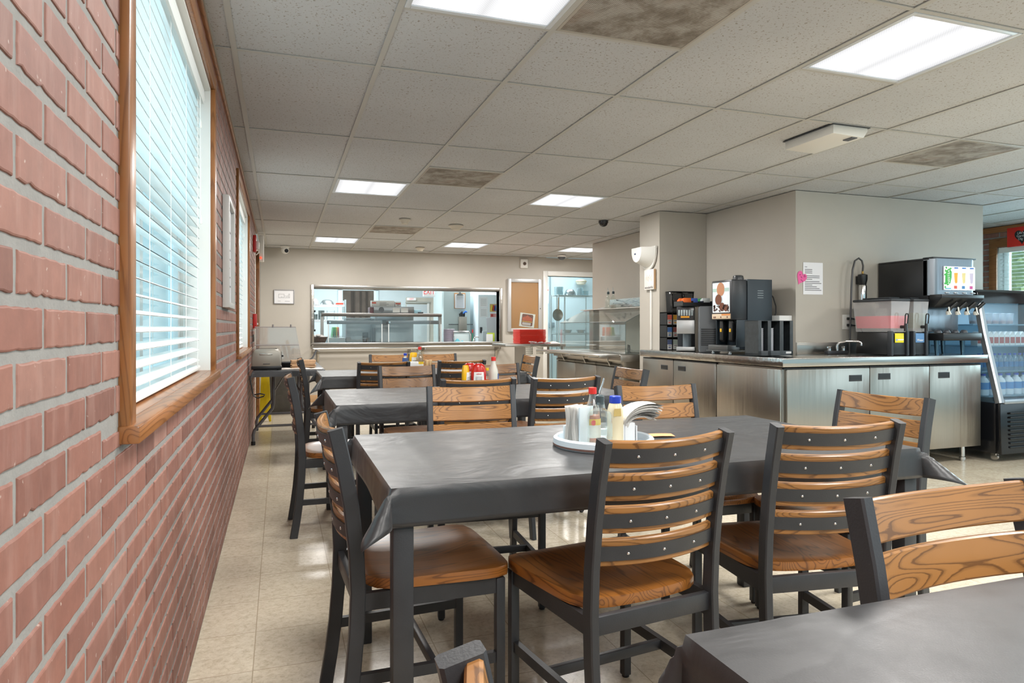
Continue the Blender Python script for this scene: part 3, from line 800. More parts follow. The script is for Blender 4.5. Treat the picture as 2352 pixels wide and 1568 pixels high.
MB().prism([(-.014, .01), (.014, .01), (.012, .035), (-.012, .035)], .001, mx=Matrix.Translation((-.006, -.0282, .085))).build('bottle_label', M('label_tan', (196, 170, 104), .5), t)
nap = M('napkin_white', (236, 234, 230), .8, noise=.03, nscale=30)
def napkin_stack(label, x, y, z, w, h, d, n, rz, lean=0.):
    t = thing('napkin_stack', label, 'napkins', (x, y, z), rz, group='paper napkin stacks')
    rng = random.Random(n+int(x*100)); mb = MB()
    for k in range(n):
        yy = -d/2+d*k/n; hh = h*(1-rng.uniform(0, .04)); sh = rng.uniform(-.002, .002); th = d/n*.8
        def fn(u, v, yy=yy, hh=hh, sh=sh): return ((u-.5)*w+sh, yy+.004*math.sin(v*5+yy*90)+.003*math.sin(u*6+k)+lean*v*v*h, v*hh)
        mb.grid(fn, 4, 6); mb.grid(lambda u, v, fn=fn, th=th: (fn(1-u, v)[0], fn(1-u, v)[1]+th, fn(1-u, v)[2]), 4, 6)
    mb.build('folded_sheets', nap, t)
    return t
t = napkin_stack('upright napkin stack in a white sleeve at the tray left side', .948, 2.078, Z1, .074, .128, .05, 9, .55)
MB().box((-.04, -.034, 0), (.04, -.029, .125), .001).box((-.04, .029, 0), (.04, .034, .06), .001).box((-.04, -.034, 0), (.04, .034, .003)).build('napkin_sleeve', M('napkin_sleeve', (206, 218, 224), .3), t)
t = thing('napkin_stack', 'white napkins bending over to the right side of the tray', 'napkins', (1.122, 2.055, Z1), -.1, group='paper napkin stacks')
mb = MB()
for k in range(8):
    o_ = k*.0055
    def fn(u, v, o_=o_):
        a = v*1.55; r = .058+o_
        x = -.02-o_*.4+r*(1-math.cos(a))*1.25; z = .055+o_*.2+r*math.sin(a)*.95-.035*v*v
        return (x+.03*v, (u-.5)*.10+.006*math.sin(v*4+o_*80), z+.003*math.sin(u*8+o_*200))
    mb.grid(fn, 6, 10); mb.grid(lambda u, v, fn=fn: tuple(Vector(fn(1-u, v))+Vector((.002, 0, .0022))), 6, 10)
mb.build('folded_sheets', nap, t)
MB().box((-.034, -.045, 0), (-.03, .045, .085), .001).box((.012, -.045, 0), (.016, .045, .06), .001).box((-.034, -.045, 0), (.016, .045, .004), .001).box((-.028, -.043, .004), (.01, .043, .07), .004).build('napkin_holder', M('holder_white', (226, 228, 230), .35), t)
o = ws('paper_card', 'orange printed card lying on the black cloth right of the tray', 'card', MB().grid(lambda u, v: (1.235+u*.11+v*.02, 2.13+v*.06-u*.02, TT+.002+.002*math.sin(u*3)), 5, 2), M('card_orange', (232, 160, 112), .6))
# ------------------------------------------------------------------ on the ketchup table
ket = M('ketchup_red', (190, 30, 20), .25); mus = M('mustard_yellow', (232, 178, 24), .3)
def squeeze(label, x, y, z, rz, m, name='ketchup_bottle', w=.047, h=.175, letter=None):
    t = thing(name, label, 'bottle', (x, y, z), rz, group='squeeze bottles')
    pr = [(.022, 0), (.024, .004), (.024, .022), (.03, .026)]
    MB().lathe(pr[:3], 18).build('cap', M('cap_white_grey', (225, 222, 214), .4) if m is ket else m, t)
    prof = [(.55, .022), (.72, .032), (.92, .06), (1., .1), (.96, .13), (.86, .15), (.7, .166), (.45, h), (0, h+.002)]
    mb = MB()
    mb.lathe([(w*a, b) for a, b in prof], 24, mx=Matrix.Diagonal((1, .58, 1, 1))); mb.build('bottle_body', m, t)
    lb = MB(); lb.grid(lambda u, v: ((u-.5)*w*1.4*(1-.12*v), -w*.58*math.sqrt(max(0, 1-((u-.5)*1.4*(1-.12*v))**2))-.0012, .05+v*.075), 10, 4)
    l = lb.build('front_label', lab_white, t)
    if letter: text('lettering', letter, .011, capred, l, (0, -w*.58-.0022, .113), FACE_CAM)
    mb = MB()
    for k in range(5): mb.box((-.02, -w*.58-.0018, .062+k*.008), (.02, -w*.58-.0008, .0645+k*.008))
    mb.build('printed_lines', M('print_grey', (120, 120, 124), .6), l)
    return t
squeeze('front red ketchup bottle with white label on the middle table', 1.135, 3.93, TT, -.2, ket, letter='HEINZ')
squeeze('second red ketchup bottle just behind and left of the front one', 1.10, 4.0, TT, -.25, ket, letter='HEINZ')
squeeze('yellow mustard bottle beside the two red ketchup bottles', 1.052, 3.925, TT, .9, mus, 'mustard_bottle', .036, .155)
t = sauce_bottle('white dressing bottle with red cap right of the ketchup', 1.245, 3.98, TT, .212, None, 0, capred, .0145, [], M('dressing_white', (212, 208, 196), .3), .03)
MB().box((.02, -.0245, .03), (.026, -.015, .11), .001).build('side_label', M('label_blue', (70, 96, 150), .5), t)
sauce_bottle('small hot sauce bottle half hidden behind the white dressing bottle', 1.225, 4.05, TT, .14, sauce_o, .5, lab_yellow, .011, [('label_band', .3, .5, capred)], r=.02)
for k, (x, y) in enumerate(((.985, 3.9), (1.02, 3.93))):
    ws('condiment_sachet', ['pale paper sachet lying leftmost before the mustard bottle', 'pale paper sachet lying next to the mustard bottle'][k], 'sachet', MB().box((x-.02, y-.035, TT), (x+.02, y+.035, TT+.012), .004), M('sachet_pale', (206, 214, 216), .4), 'paper sachets')
napkin_stack('fan of napkins behind the ketchup bottles', 1.19, 4.06, TT, .085, .09, .03, 7, .3, .25)
# ------------------------------------------------------------------ on the farthest table
sauce_bottle('tall clear bottle with red cap on the farthest table', 1.185, 6.0, TT, .218, glass('vinegar_pale', (228, 206, 170), .1, .05, .3, (222, 196, 156)), .7, capred, .0145, [('paper_label', .08, .3, lab_white), ('label_band', .3, .4, lab_yellow)], r=.033)
squeeze('yellow mustard bottle left of the tall clear bottle', 1.14, 6.06, TT, .2, mus, 'mustard_bottle', .04, .16)
sauce_bottle('small bottle with blue label on the farthest table', 1.065, 6.06, TT, .16, None, 0, capblue, .015, [('paper_label', .3, .75, M('label_blue', (70, 96, 150), .5))], M('dressing_white', (212, 208, 196), .3), .026)
ws('napkin_box', 'plain white napkin box in front of the mustard on the farthest table', 'box', MB().box((1.08, 5.95, TT), (1.165, 6.0, TT+.088), .003), M('box_white', (228, 228, 226), .6))
ws('wooden_holder', 'small wooden menu block right of the tall clear bottle', 'menu holder', MB().prism([(0, 0), (.06, 0), (.06, .1), (.035, .1), (.035, .012), (.03, .012), (.03, .1), (0, .1)], .05, .001, Matrix.Translation((1.235, 5.99, TT))), wood('pale_wood', (214, 178, 124), (150, 100, 60), 'Z'))
# ------------------------------------------------------------------ steel counter run
CT = .91
steel_door = steel('steel_door', (172, 165, 156), .3)
steel_top = steel('steel_top', (186, 183, 178), .22, 'X')
wt = thing('worktop', 'continuous L-shaped stainless steel worktop with folded edge', 'worktop', (3.9, 4.4, CT-.07))
L = [(3.535, 4.1), (5.66, 4.1), (5.66, 4.756), (4.237, 4.756), (4.237, 6.057), (3.672, 6.057), (3.672, 6.21), (3.535, 6.21)]
m = Matrix.Rotation(PI/2, 4, 'X')          # prism is in XZ; stand it flat
wp(wt, 'top_plate', steel_top, MB().prism([(x, -y) for x, y in L], .065, .003, Matrix.Translation((0, 0, CT)) @ Matrix(((1, 0, 0, 0), (0, 0, -1, 0), (0, -1, 0, 0), (0, 0, 0, 1)))))
wp(wt, 'backsplash', ssx, MB().box((4.24, 4.74, CT), (5.62, 4.757, CT+.1), .003))
slotm = M('recess_black', (34, 36, 40), .5)
def pull(parent, facing, c, w=.11, h=.045):
    """recessed pull: a black moulded cup with a lip"""
    mb = MB(); x, y, z = c
    if facing == 'Y':
        mb.box((x-w/2, y-.004, z-h/2), (x+w/2, y+.001, z+h/2), .002); wp(parent, 'pull_handle', dark_plastic, mb)
        wp(parent, 'pull_recess', black_plastic, MB().box((x-w/2+.008, y-.0055, z-h/2+.012), (x+w/2-.008, y-.0035, z+h/2-.006)))
    else:
        mb.box((x-.004, y-w/2, z-h/2), (x+.001, y+w/2, z+h/2), .002); wp(parent, 'pull_handle', dark_plastic, mb)
        wp(parent, 'pull_recess', black_plastic, MB().box((x-.0055, y-w/2+.008, z-h/2+.012), (x-.0035, y+w/2-.008, z+h/2-.006)))
def leg(t, x, y):
    wp(t, 'cabinet_leg', chrome, MB().lathe([(.02, .13), (.02, .04), (.026, .036), (.026, .012), (.016, .008), (.016, 0)], 14, (x, y, 0)))
yd = 4.135; z0, z1 = .135, CT-.075
xa, xb, xc, xd = 3.575, P(1998, 900, yd).x, P(2135, 900, yd).x, 5.625
for (a, b_, lab, hx) in ((xa, xb, 'corner steel cabinet with wide smooth front below the sink tap', P(1965, 868, yd)), (xb, xc, 'steel cabinet under the red juice dispenser, handle at its left', P(2031, 864, yd)), (xc, xd, 'end steel cabinet beside the glass drink fridge', P(2168, 861, yd))):
    t = thing('steel_cabinet', lab, 'cabinet', ((a+b_)/2, 4.45, 0), group='stainless counter cabinets')
    mb = MB().box((a+.002, yd+.022, z0), (b_-.002, 4.75, z1))
    if a == xa: mb.box((a+.002, yd+.022, z0), (4.19, 4.945, z1))
    wp(t, 'carcass', ss, mb)
    d = wp(t, 'door', steel_door, MB().box((a+(.03 if a == xa else .004), yd, z0+.005), (b_-.004, yd+.02, z1-.012), .002))
    pull(d, 'Y', (hx.x, yd, hx.z), .125, .05)
    if a == xa: wp(t, 'end_panel', steel_door, MB().box((3.56, 4.16, z0+.005), (3.577, 4.94, z1-.012), .002))
    wp(t, 'hinge_strip', slotm, MB().box((a+.004, yd+.004, z1-.011), (b_-.004, yd+.02, z1)))
    for x in (a+.08, b_-.1): leg(t, x, yd+.09)
xf = 3.56
for (ya, yb, lab, hp) in ((4.95, 5.62, 'steel cabinet under the coffee machine with handle top left', PX(1566, 846, xf)), (5.625, 6.2, 'last steel cabinet of the left run next to the salad bar', PX(1526, 843, xf))):
    t = thing('steel_cabinet', lab, 'cabinet', (3.85, (ya+yb)/2, 0), group='stainless counter cabinets')
    wp(t, 'carcass', ss, MB().box((xf+.022, ya+.002, z0), (4.19 if yb < 6 else 3.668, yb-.002, z1)))
    d = wp(t, 'door', steel_door, MB().box((xf, ya+.004, z0+.005), (xf+.02, yb-.004, z1-.012), .002))
    pull(d, 'X', (xf, min(hp.y, yb-.08), hp.z), .12, .045)
    wp(t, 'hinge_strip', slotm, MB().box((xf+.004, ya+.004, z1-.011), (xf+.02, yb-.004, z1)))
    for y in (ya+.08, yb-.08): leg(t, xf+.09, y)
# sink tap on the backsplash side
t = thing('sink_tap', 'chrome two-handled tap on the worktop by the wall', 'tap', (4.56, 4.62, CT+.001))
MB().box((-.12, -.025, 0), (.1, .025, .03), .006).build('tap_base', M('tap_base_grey', (70, 72, 76), .4, .6), t)
MB().tube([(0, 0, .03), (0, 0, .075), (.01, -.01, .098), (.05, -.05, .112), (.12, -.11, .112), (.135, -.125, .1), (.137, -.127, .075)], .011, 10).build('spout', chrome, t)
for s in (-.085, .07):
    MB().lathe([(.016, .03), (.016, .05), (.011, .055), (.014, .065), (.006, .07)], 12, (s, 0, 0)).tube([(s-.03, -.01, .06), (s+.03, .01, .062)], .006, 8).build('tap_handle', chrome, t)
# --------------------------------------------------- coffee corner, left to right
def tearack():
    base = Vector((3.81, 5.985, CT+.001)); t = thing('tea_rack', 'black rack of coloured tea boxes against the column', 'rack', base)
    W_, D_, H_ = .265, .13, .385
    mb = MB(); n = 4
    for k in range(n+1): mb.box((-W_/2+k*W_/n-.003, -D_/2, 0), (-W_/2+k*W_/n+.003, D_/2, H_))
    for k in range(4): mb.box((-W_/2-.003, -D_/2, k*(H_-.01)/3), (W_/2+.003, D_/2, k*(H_-.01)/3+.008))
    mb.box((-W_/2, D_/2-.006, 0), (W_/2, D_/2, H_)); mb.build('rack_frame', black_plastic, t)
    cols = [[(96, 110, 150), (190, 205, 196), (206, 212, 214), (206, 196, 96)], [(88, 132, 200), (170, 96, 92), (196, 92, 84), (226, 226, 210)], [(228, 116, 100), (236, 176, 60), (96, 150, 206), (110, 160, 200)]]
    names = {(2, 0): 'red', (2, 1): 'yellow', (2, 2): 'light blue'}
    rows = ['bottom', 'middle', 'top']; pos = ['first', 'second', 'third', 'fourth']
    for r in range(3):
        for c in range(4):
            z = r*(H_-.01)/3+.0085; x = -W_/2+(c+.5)*W_/n; w, h = W_/n*.4, .1
            o = thing('tea_box', 'tea box %s from the left in the %s row of the black rack' % (pos[c], rows[r]), 'box', base+Vector((x, -.005, z)), group='tea boxes in the rack')
            cm = M('tea_col_%d%d' % (r, c), cols[r][c], .5)
            MB().box((-w, -.055, 0), (w, .05, h), .001).build('carton', lab_white, o)
            MB().box((-w+.001, -.0565, h*.5), (w-.001, -.0545, h*.98)).box((-w*.5, -.0565, h*.15), (w*.5, -.0545, h*.26)).build('printed_front', cm, o)
            MB().box((-w*.6, -.0568, h*.36), (w*.6, -.0546, h*.42)).build('printed_lines', M('print_grey', (120, 120, 124), .6), o)
tearack()
smoke_pl = glass('smoked_plastic', (96, 98, 100), .4, .08, .5, (60, 62, 64))
for k, (x, y, lab) in enumerate(((3.80, 5.985, 'smoked square bin on top of the tea rack, the left one'), (3.935, 5.985, 'smoked square bin on top of the tea rack, the right one'))):
    t = thing('cup_bin', lab, 'container', (x, y, CT+.388), group='smoked bins on the tea rack')
    MB().prism([(-.065, .2), (-.052, 0), (.052, 0), (.065, .2), (.061, .2), (.049, .004), (-.049, .004), (-.061, .2)], .11, .001, Matrix.Translation((0, -.055, 0))).build('bin_body', smoke_pl, t)
    for q in (.05, -.054): MB().box((-.05, q, .002), (.05, q+.004, .19)).build('bin_side', smoke_pl, t)
    MB().box((-.068, -.058, .2), (.068, .058, .21), .004).build('rim_band', black_plastic, t)
# creamer machine: slim silver-fronted dispenser, facing the tables
t = thing('creamer_machine', 'slim silver and black hot drink machine with drip tray', 'drink machine', (3.735, 5.67, CT+.001), -.62)
silver = M('silver_plastic', (190, 190, 190), .35, .5)
MB().box((-.09, -.08, 0), (.09, .09, .03), .004).build('machine_foot', dark_plastic, t)
MB().box((-.085, -.15, .008), (.085, -.02, .045), .006).build('drip_tray', silver, t)
MB().box((-.082, .02, .03), (.082, .09, .43), .006).box((-.082, -.12, .2), (.082, .05, .4295), .01).build('machine_body', dark_plastic, t)
MB().box((-.083, -.132, .17), (.083, -.118, .30), .004).build('front_cover', silver, t)
s_ = MB().box((-.078, -.131, .305), (.078, -.119, .42), .003).build('display_panel', M('display_dark', (66, 64, 66), .2), t)
mb = MB()
for k in range(6): mb.cbox((-.06+k*.024, -.133, .37), (.016, .003, .055), .002)
mb.build('cup_pictures', M('display_pale', (176, 188, 190), .3), s_)
MB().box((-.045, -.134, .322), (.035, -.130, .338)).build('button', M('button_amber', (236, 160, 30), .4), s_)
MB().cyl((.01, -.045, .115), .04, .14).build('inner_cup', M('cup_grey', (96, 106, 112), .4), t)
MB().lathe([(.012, .2), (.012, .185), (.006, .18)], 10, (0, -.07, 0)).build('nozzle', black_plastic, t)
# sugar tray resting on the creamer machine
tr = thing('sachet_tray', 'black divided tray of orange, blue and green sachets on the drink machine', 'tray', (3.79, 5.63, CT+.433), -.25)
mb = MB(); mb.box((-.15, -.13, 0), (.15, .13, .006))
for x in (-.15, -.05, .05, .147): mb.box((x, -.13, 0), (x+.004, .13, .05))
mb.box((-.15, -.134, 0), (.151, -.13, .035)); mb.box((-.15, .13, 0), (.151, .134, .08)); mb.build('tray_body', black_plastic, tr)
cc = [((232, 110, 36), 'orange'), ((232, 110, 36), 'orange'), ((60, 90, 170), 'blue'), ((60, 150, 90), 'green'), ((200, 190, 180), 'pale')]
sp_ = [(-.10, -.09, .2), (-.10, .03, .3), (0., .0, .3), (.10, .05, .3), (.1, -.05, .2)]
wh = ['first orange bundle of sachets at the tray front', 'second orange bundle of sachets behind the first', 'blue bundle of sachets in the tray middle', 'green bundle of sachets at the tray back', 'pale bundle of sachets at the tray right front']
for k, ((c_, nm), (x, y, rx)) in enumerate(zip(cc, sp_)):
    mb = MB()
    for q in range(6): mb.cbox((0, -.03+q*.011, .0345), (.075, .008, .055), .003, mx=Matrix.Rotation(-rx, 4, 'X'))
    a = -.25; px, py_ = x*math.cos(a)-y*math.sin(a), x*math.sin(a)+y*math.cos(a)
    solo('sachet_bundle', wh[k], 'sachets', mb, M('sachet_'+nm, c_, .5), (3.79+px, 5.63+py_, CT+.433+.012), a, 'sweetener sachets')
# grey louvred grinder unit between the two machines
t = thing('milk_cooler', 'plain grey unit with louvred lower front beside the big coffee machine', 'drink machine', (3.79, 5.375, CT+.001), -.55)
gm = M('cooler_grey', (98, 102, 106), .45)
MB().box((-.095, -.11, 0), (.095, .11, .425), .012).build('cooler_body', gm, t)
mb = MB()
for k in range(9): mb.box((-.08, -.114, .065+k*.018), (.08, -.108, .075+k*.018), .002)
mb.build('louvre_slots', black_plastic, t)
# the big coffee machine, front to -X
t = thing('coffee_machine', 'tall black coffee machine with lit coffee cup picture panel', 'coffee machine', (3.9, 5.04, CT+.001), 0)
slate = M('slate_metal', (50, 60, 68), .45, .2, bump=.1, bscale=300)
x0, x1, y0, y1 = -.2, .2, -.15, .15
MB().box((x0+.14, y0, .035), (x1, y1, .65), .004).build('cabinet_body', slate, t)
MB().box((x0-.02, y0+.005, .295), (x0+.14, y1-.005, .645), .012).build('door_head', M('door_black', (44, 46, 50), .35), t)
for a, b in (((x0+.02, y0+.005, .05), (x0+.14, y0+.015, .3)), ((x0+.02, y1-.015, .05), (x0+.14, y1-.005, .3))): pass
for q in (y0+.004, y1-.012): MB().box((x0+.03, q, .06), (x0+.142, q+.008, .296), .002).build('side_cheek', slate, t)
pic = thing_panel = MB().box((x0-.026, y0+.03, .36), (x0-.018, y1-.03, .625), .003).build('picture_panel', M('panel_lit', (226, 232, 236), .3, emit=(226, 236, 240), es=.25), t)
pb = x0-.0275
def disk(mb, cy_, cz_, r, h=.0012, r0=0., seg=24, sq=1.): mb.lathe([(r0, 0), (r, 0), (r, h), (r0, h)], seg, mx=Matrix.Translation((pb, cy_, cz_)) @ Matrix.Rotation(-PI/2, 4, 'Y') @ Matrix.Diagonal((1, sq, 1, 1)), cap=False)
mb = MB(); disk(mb, .03, .475, .055); mb.build('printed_cup', M('print_cup', (206, 226, 236), .4), pic)
mb = MB(); disk(mb, .03, .475, .047, .0018); disk(mb, -.02, .41, .038, .0016); disk(mb, -.075, .40, .03, .0016); mb.build('printed_coffee', M('print_coffee', (116, 66, 44), .5), pic)
mb = MB(); disk(mb, .0, .565, .06, .0014, sq=.9); mb.build('printed_foam', M('print_foam', (198, 140, 104), .5), pic)
mb = MB(); rngb = random.Random(5)
for k in range(26): disk(mb, rngb.uniform(-.11, .1), rngb.uniform(.372, .425), rngb.uniform(.006, .012), .002)
mb.build('printed_beans', M('print_beans', (74, 42, 32), .5), pic)
MB().box((pb-.001, y0+.035, .545), (pb+.001, y1-.035, .575)).build('printed_banner', M('print_banner', (186, 214, 206), .5), pic)
lp = MB().box((x0-.025, y0+.02, .305), (x0-.018, y1-.02, .35), .002).build('button_strip', M('strip_cream', (222, 200, 172), .4), t)
MB().box((x0-.0265, y0+.02, .335), (x0-.0245, y0+.14, .349)).build('strip_band', M('strip_orange', (222, 140, 70), .5), lp)
mb = MB()
for k in (-.09, 0, .08, .1): mb.cbox((x0-.0258, k, .32), (.002, .012, .014))
mb.build('strip_buttons', M('strip_dark', (110, 60, 50), .5), lp)
MB().box((x0-.07, y0-.005, .022), (x0+.16, y1+.005, .03), .002).box((x0-.06, y0+.01, .03), (x0+.07, y1-.01, .075), .006).build('drip_tray', M('tray_steel', (96, 98, 98), .3, .5), t)
for yy in (-.065, .065):
    n_ = MB().prism([(-.02, .12), (.0, .1), (.035, .16), (.035, .23), (0, .29), (-.02, .29)], .05, .004, Matrix.Translation((x0+.045, yy-.025, 0))).build('dispense_chute', black_plastic, t)
    MB().box((x0+.02, yy-.012, .19), (x0+.024, yy+.012, .22), .001).build('chute_sticker', M('sticker_yellow', (230, 180, 40), .5), n_)
MB().lathe([(.05, .65), (.05, .665), (.044, .69), (.03, .697), (0, .698)], 20, (-.02, .03, 0)).build('hopper_lid', M('hopper_smoke', (70, 72, 74), .25), t)
mb = MB()
for k in range(4): mb.cbox((.075, y0-.001, .49+k*.02), (.062, .004, .006), .0015)
mb.build('side_louvre', M('louvre_edge', (150, 158, 160), .4, .6), t)
for x, y in ((x0+.0, y0+.03), (x0+.0, y1-.03), (x1-.05, y0+.04), (x1-.05, y1-.04)): MB().lathe([(.012, .03), (.01, .01), (.016, .008), (.016, 0)], 12, (x-.02, y, 0)).build('levelling_foot', chrome, t)
ws('power_cord', 'black cord looping from the back of the coffee machine', 'cord', MB().tube([(4.1, 4.93, CT+.54), (4.135, 4.92, CT+.5), (4.16, 4.915, CT+.42), (4.165, 4.92, CT+.36), (4.14, 4.93, CT+.28), (4.11, 4.94, CT+.22), (4.105, 4.95, CT+.008)], .006, 8), black_plastic)
# cup and lid organiser
t = thing('cup_organiser', 'black three-slot cup and lid organiser at the worktop corner', 'organiser', (3.73, 4.49, CT+.001), -.04)
vb = M('organiser_black', (50, 56, 60), .5, noise=.2, nscale=30, bump=.2)
mb = MB(); hw, dp, hh = .163, .085, .285
mb.box((-hw, dp-.004, .02), (hw, dp, hh)); mb.box((-hw, -dp, .006), (hw, dp, .024)); mb.box((-hw, -dp, hh-.004), (hw, dp, hh))
mb.box((-hw, -dp, .006), (-hw+.006, dp, hh)); mb.box((hw-.006, -dp, .006), (hw, dp, hh)); mb.box((-hw+.1, -dp+.004, .02), (-hw+.106, dp, hh)); mb.box((-hw+.215, -dp+.004, .02), (-hw+.221, dp, hh))
mb.build('organiser_shell', vb, t)
mb = MB()
for a, b_ in ((-hw, -hw+.03), (-hw+.088, -hw+.12), (-hw+.2, -hw+.235), (hw-.03, hw)): mb.box((a, -dp-.003, .006), (b_, -dp+.003, hh), .0015)
mb.box((-hw, -dp-.003, .006), (hw, -dp+.003, .045), .0015); mb.build('slot_face', vb, t)
MB().box((.095, -dp-.0042, .022), (.145, -dp-.0028, .038)).build('silver_tag', M('print_silver', (190, 190, 190), .5), t)
for k, x in enumerate((-hw+.05, -hw+.145)):
    mb = MB()
    for q in range(12): mb.lathe([(.026, 0), (.03, .028), (.032, .028), (.028, 0)], 16, (0, 0, q*.0155), cap=False)
    a = -.04; solo('cup_stack', ['stack of clear lids in the organiser first slot', 'stack of clear lids in the organiser second slot'][k], 'cup lids', mb, glass('lid_plastic', (220, 222, 226), .4, .1, .5, (206, 208, 216)), (3.73+x*math.cos(a)+.0, 4.49+x*math.sin(a)-.03, CT+.0275), 0, 'stacked cup lids')
ws('filter_box', 'white paper box standing behind the black organiser', 'box', MB().box((4.1, 4.8, CT+.001), (4.235, 4.9, CT+.335), .003), M('box_white', (228, 228, 226), .6))
# ------------------------------------------------------------------ juice dispensers, soda fountain, fridge
def juice(label, x0, x1, ya, yb, liq, level, lab):
    t = thing('juice_dispenser', label, 'drink dispenser', ((x0+x1)/2, (ya+yb)/2, CT+.001), group='clear tank juice dispensers')
    w, d = (x1-x0)/2, (yb-ya)/2
    mb = MB(); mb.taper((-w, -d, .004), (w, d, .19), (.9, .97), .006); mb.build('base_housing', black_plastic, t)
    for sx in (-1, 1): MB().box((sx*w-.012, -d-.012, 0), (sx*w+.012, -d+.03, .2), .004).build('base_leg', dark_plastic, t)
    tk = glass('tank_plastic', (250, 250, 250), .2, .06, .25, (244, 240, 240))
    mb = MB(); a0, a1, zz0, zz1 = w*1.0, w*1.18, .195, .445; b0, b1 = d*.98, d*1.08
    def shell(aa, bb, cc, dd, z0_, z1_, m_, nm):
        mb = MB()
        for s in (-1, 1):
            mb.grid(lambda u, v, s=s: (s*(aa+(cc-aa)*v), (u-.5)*2*(bb+(dd-bb)*v), z0_+(z1_-z0_)*v), 1, 1)
            mb.grid(lambda u, v, s=s: ((u-.5)*2*(aa+(cc-aa)*v), s*(bb+(dd-bb)*v), z0_+(z1_-z0_)*v), 1, 1)
        mb.box((-aa, -bb, z0_-.002), (aa, bb, z0_)); return mb.build(nm, m_, t)
    shell(a0, b0, a1, b1, zz0, zz1, tk, 'tank')
    k = level; shell(a0*.97, b0*.97, (a0+(a1-a0)*k)*.97, (b0+(b1-b0)*k)*.97, zz0+.03, zz0+(zz1-zz0)*k, liq, 'juice')
    MB().box((-a0*.97, -b0*.97, zz0+(zz1-zz0)*k), (a0*.97, b0*.97, zz0+(zz1-zz0)*k+.001)).build('juice_surface', liq, t)
    MB().box((-a1-.004, -b1-.004, zz1), (a1+.004, b1+.004, zz1+.022), .008).box((-a1*.6, -b1*.7, zz1+.025), (a1*.6, b1*.7, zz1+.035), .006).build('tank_lid', dark_plastic, t)
    sp = MB().tube([(.02, -d-.0, .235), (.02, -d-.05, .235)], .013, 12).tube([(.02, -d-.045, .262), (.02, -d-.045, .2)], [.012, .015], 12).build('spigot', black_plastic, t)
    MB().tube([(.02-.014, -d-.05, .262), (.02-.016, -d-.055, .33), (.02-.008, -d-.056, .342), (.02+.008, -d-.056, .342), (.02+.016, -d-.055, .33), (.02+.014, -d-.05, .262)], .005, 8).build('tap_lever', black_plastic, sp)
    l = MB().box((-.05, -d-.006, .105), (.045, -d-.001, .183), .004).build('flavour_label', lab[0], t)
    if lab[1]: text('lettering', lab[1], .026, lab[2], l, (-.002, -d-.0075, .125), FACE_CAM)
    else:
        MB().box((-.02, -d-.0072, .125), (.04, -d-.0058, .134)).build('printed_strip', M('flavour_ink_white', (236, 240, 244), .5), l)
        MB().prism([(-.044, .136), (-.024, .136), (-.028, .118), (-.04, .118)], .001, mx=Matrix.Translation((0, -d-.0072, 0))).build('cup_emblem', M('emblem_blue', (150, 176, 206), .5), l)
    return t
yj = 4.22
punch = M('punch_red', (222, 92, 106), .3); water_m = glass('water_pale', (232, 240, 226), .2, .03, .1, (220, 228, 210))
juice('juice dispenser with red punch and yellow label', P(2047, 800, yj).x, P(2077, 800, yj).x+.03, yj, yj+.36, punch, .52, (M('flavour_yellow', (226, 214, 40), .5), '', M('flavour_ink', (70, 100, 90), .5)))
juice('juice dispenser with clear water and blue label', P(2104, 800, yj).x-.03, P(2131, 800, yj).x-.02, yj, yj+.36, water_m, .62, (M('flavour_blue', (96, 140, 186), .5), 'Water', M('flavour_ink_white', (236, 240, 244), .5)))
# soda fountain
xs0, xs1, ys0 = P(2143, 700, 4.2).x, P(2242, 700, 4.2).x, 4.2
t = thing('soda_fountain', 'black and silver four-nozzle soda fountain with lit brand panels', 'soda machine', ((xs0+xs1)/2, 4.47, CT+.001))
ox, oy = (xs0+xs1)/2, 4.47
hw = (xs1-xs0)/2; f0 = ys0-oy; bk = 4.745-oy
blackbody = M('fountain_black', (40, 40, 42), .4)
MB().box((-hw, f0+.05, .46), (hw, bk, .80), .006).prism([(-hw, .80), (hw, .80), (hw, .815), (-hw, .815)], bk-f0-.04, .003, Matrix.Translation((0, f0+.04, 0))).build('ice_bin_body', blackbody, t)
silv = steel('fountain_silver', (132, 138, 144), .34, 'Z')
def front_curve(z0_, z1_, dep, mat_, nm, ww=hw, edge=.04):
    def fn(u, v):
        x = (u-.5)*2*ww; e = max(0, abs(x)-(ww-edge))/edge
        return (x, f0+dep+.05*e*e, z0_+(z1_-z0_)*v)
    mb = MB(); mb.grid(fn, 24, 1); mb.box((-ww, f0+dep+.052, z0_), (ww, f0+dep+.09, z1_))
    return mb.build(nm, mat_, t)
front_curve(.50, .81, -.0, silv, 'front_fascia')
MB().box((-hw-.002, f0-.004, .808), (hw+.002, f0+.1, .822), .012).build('top_cap', dark_plastic, t)
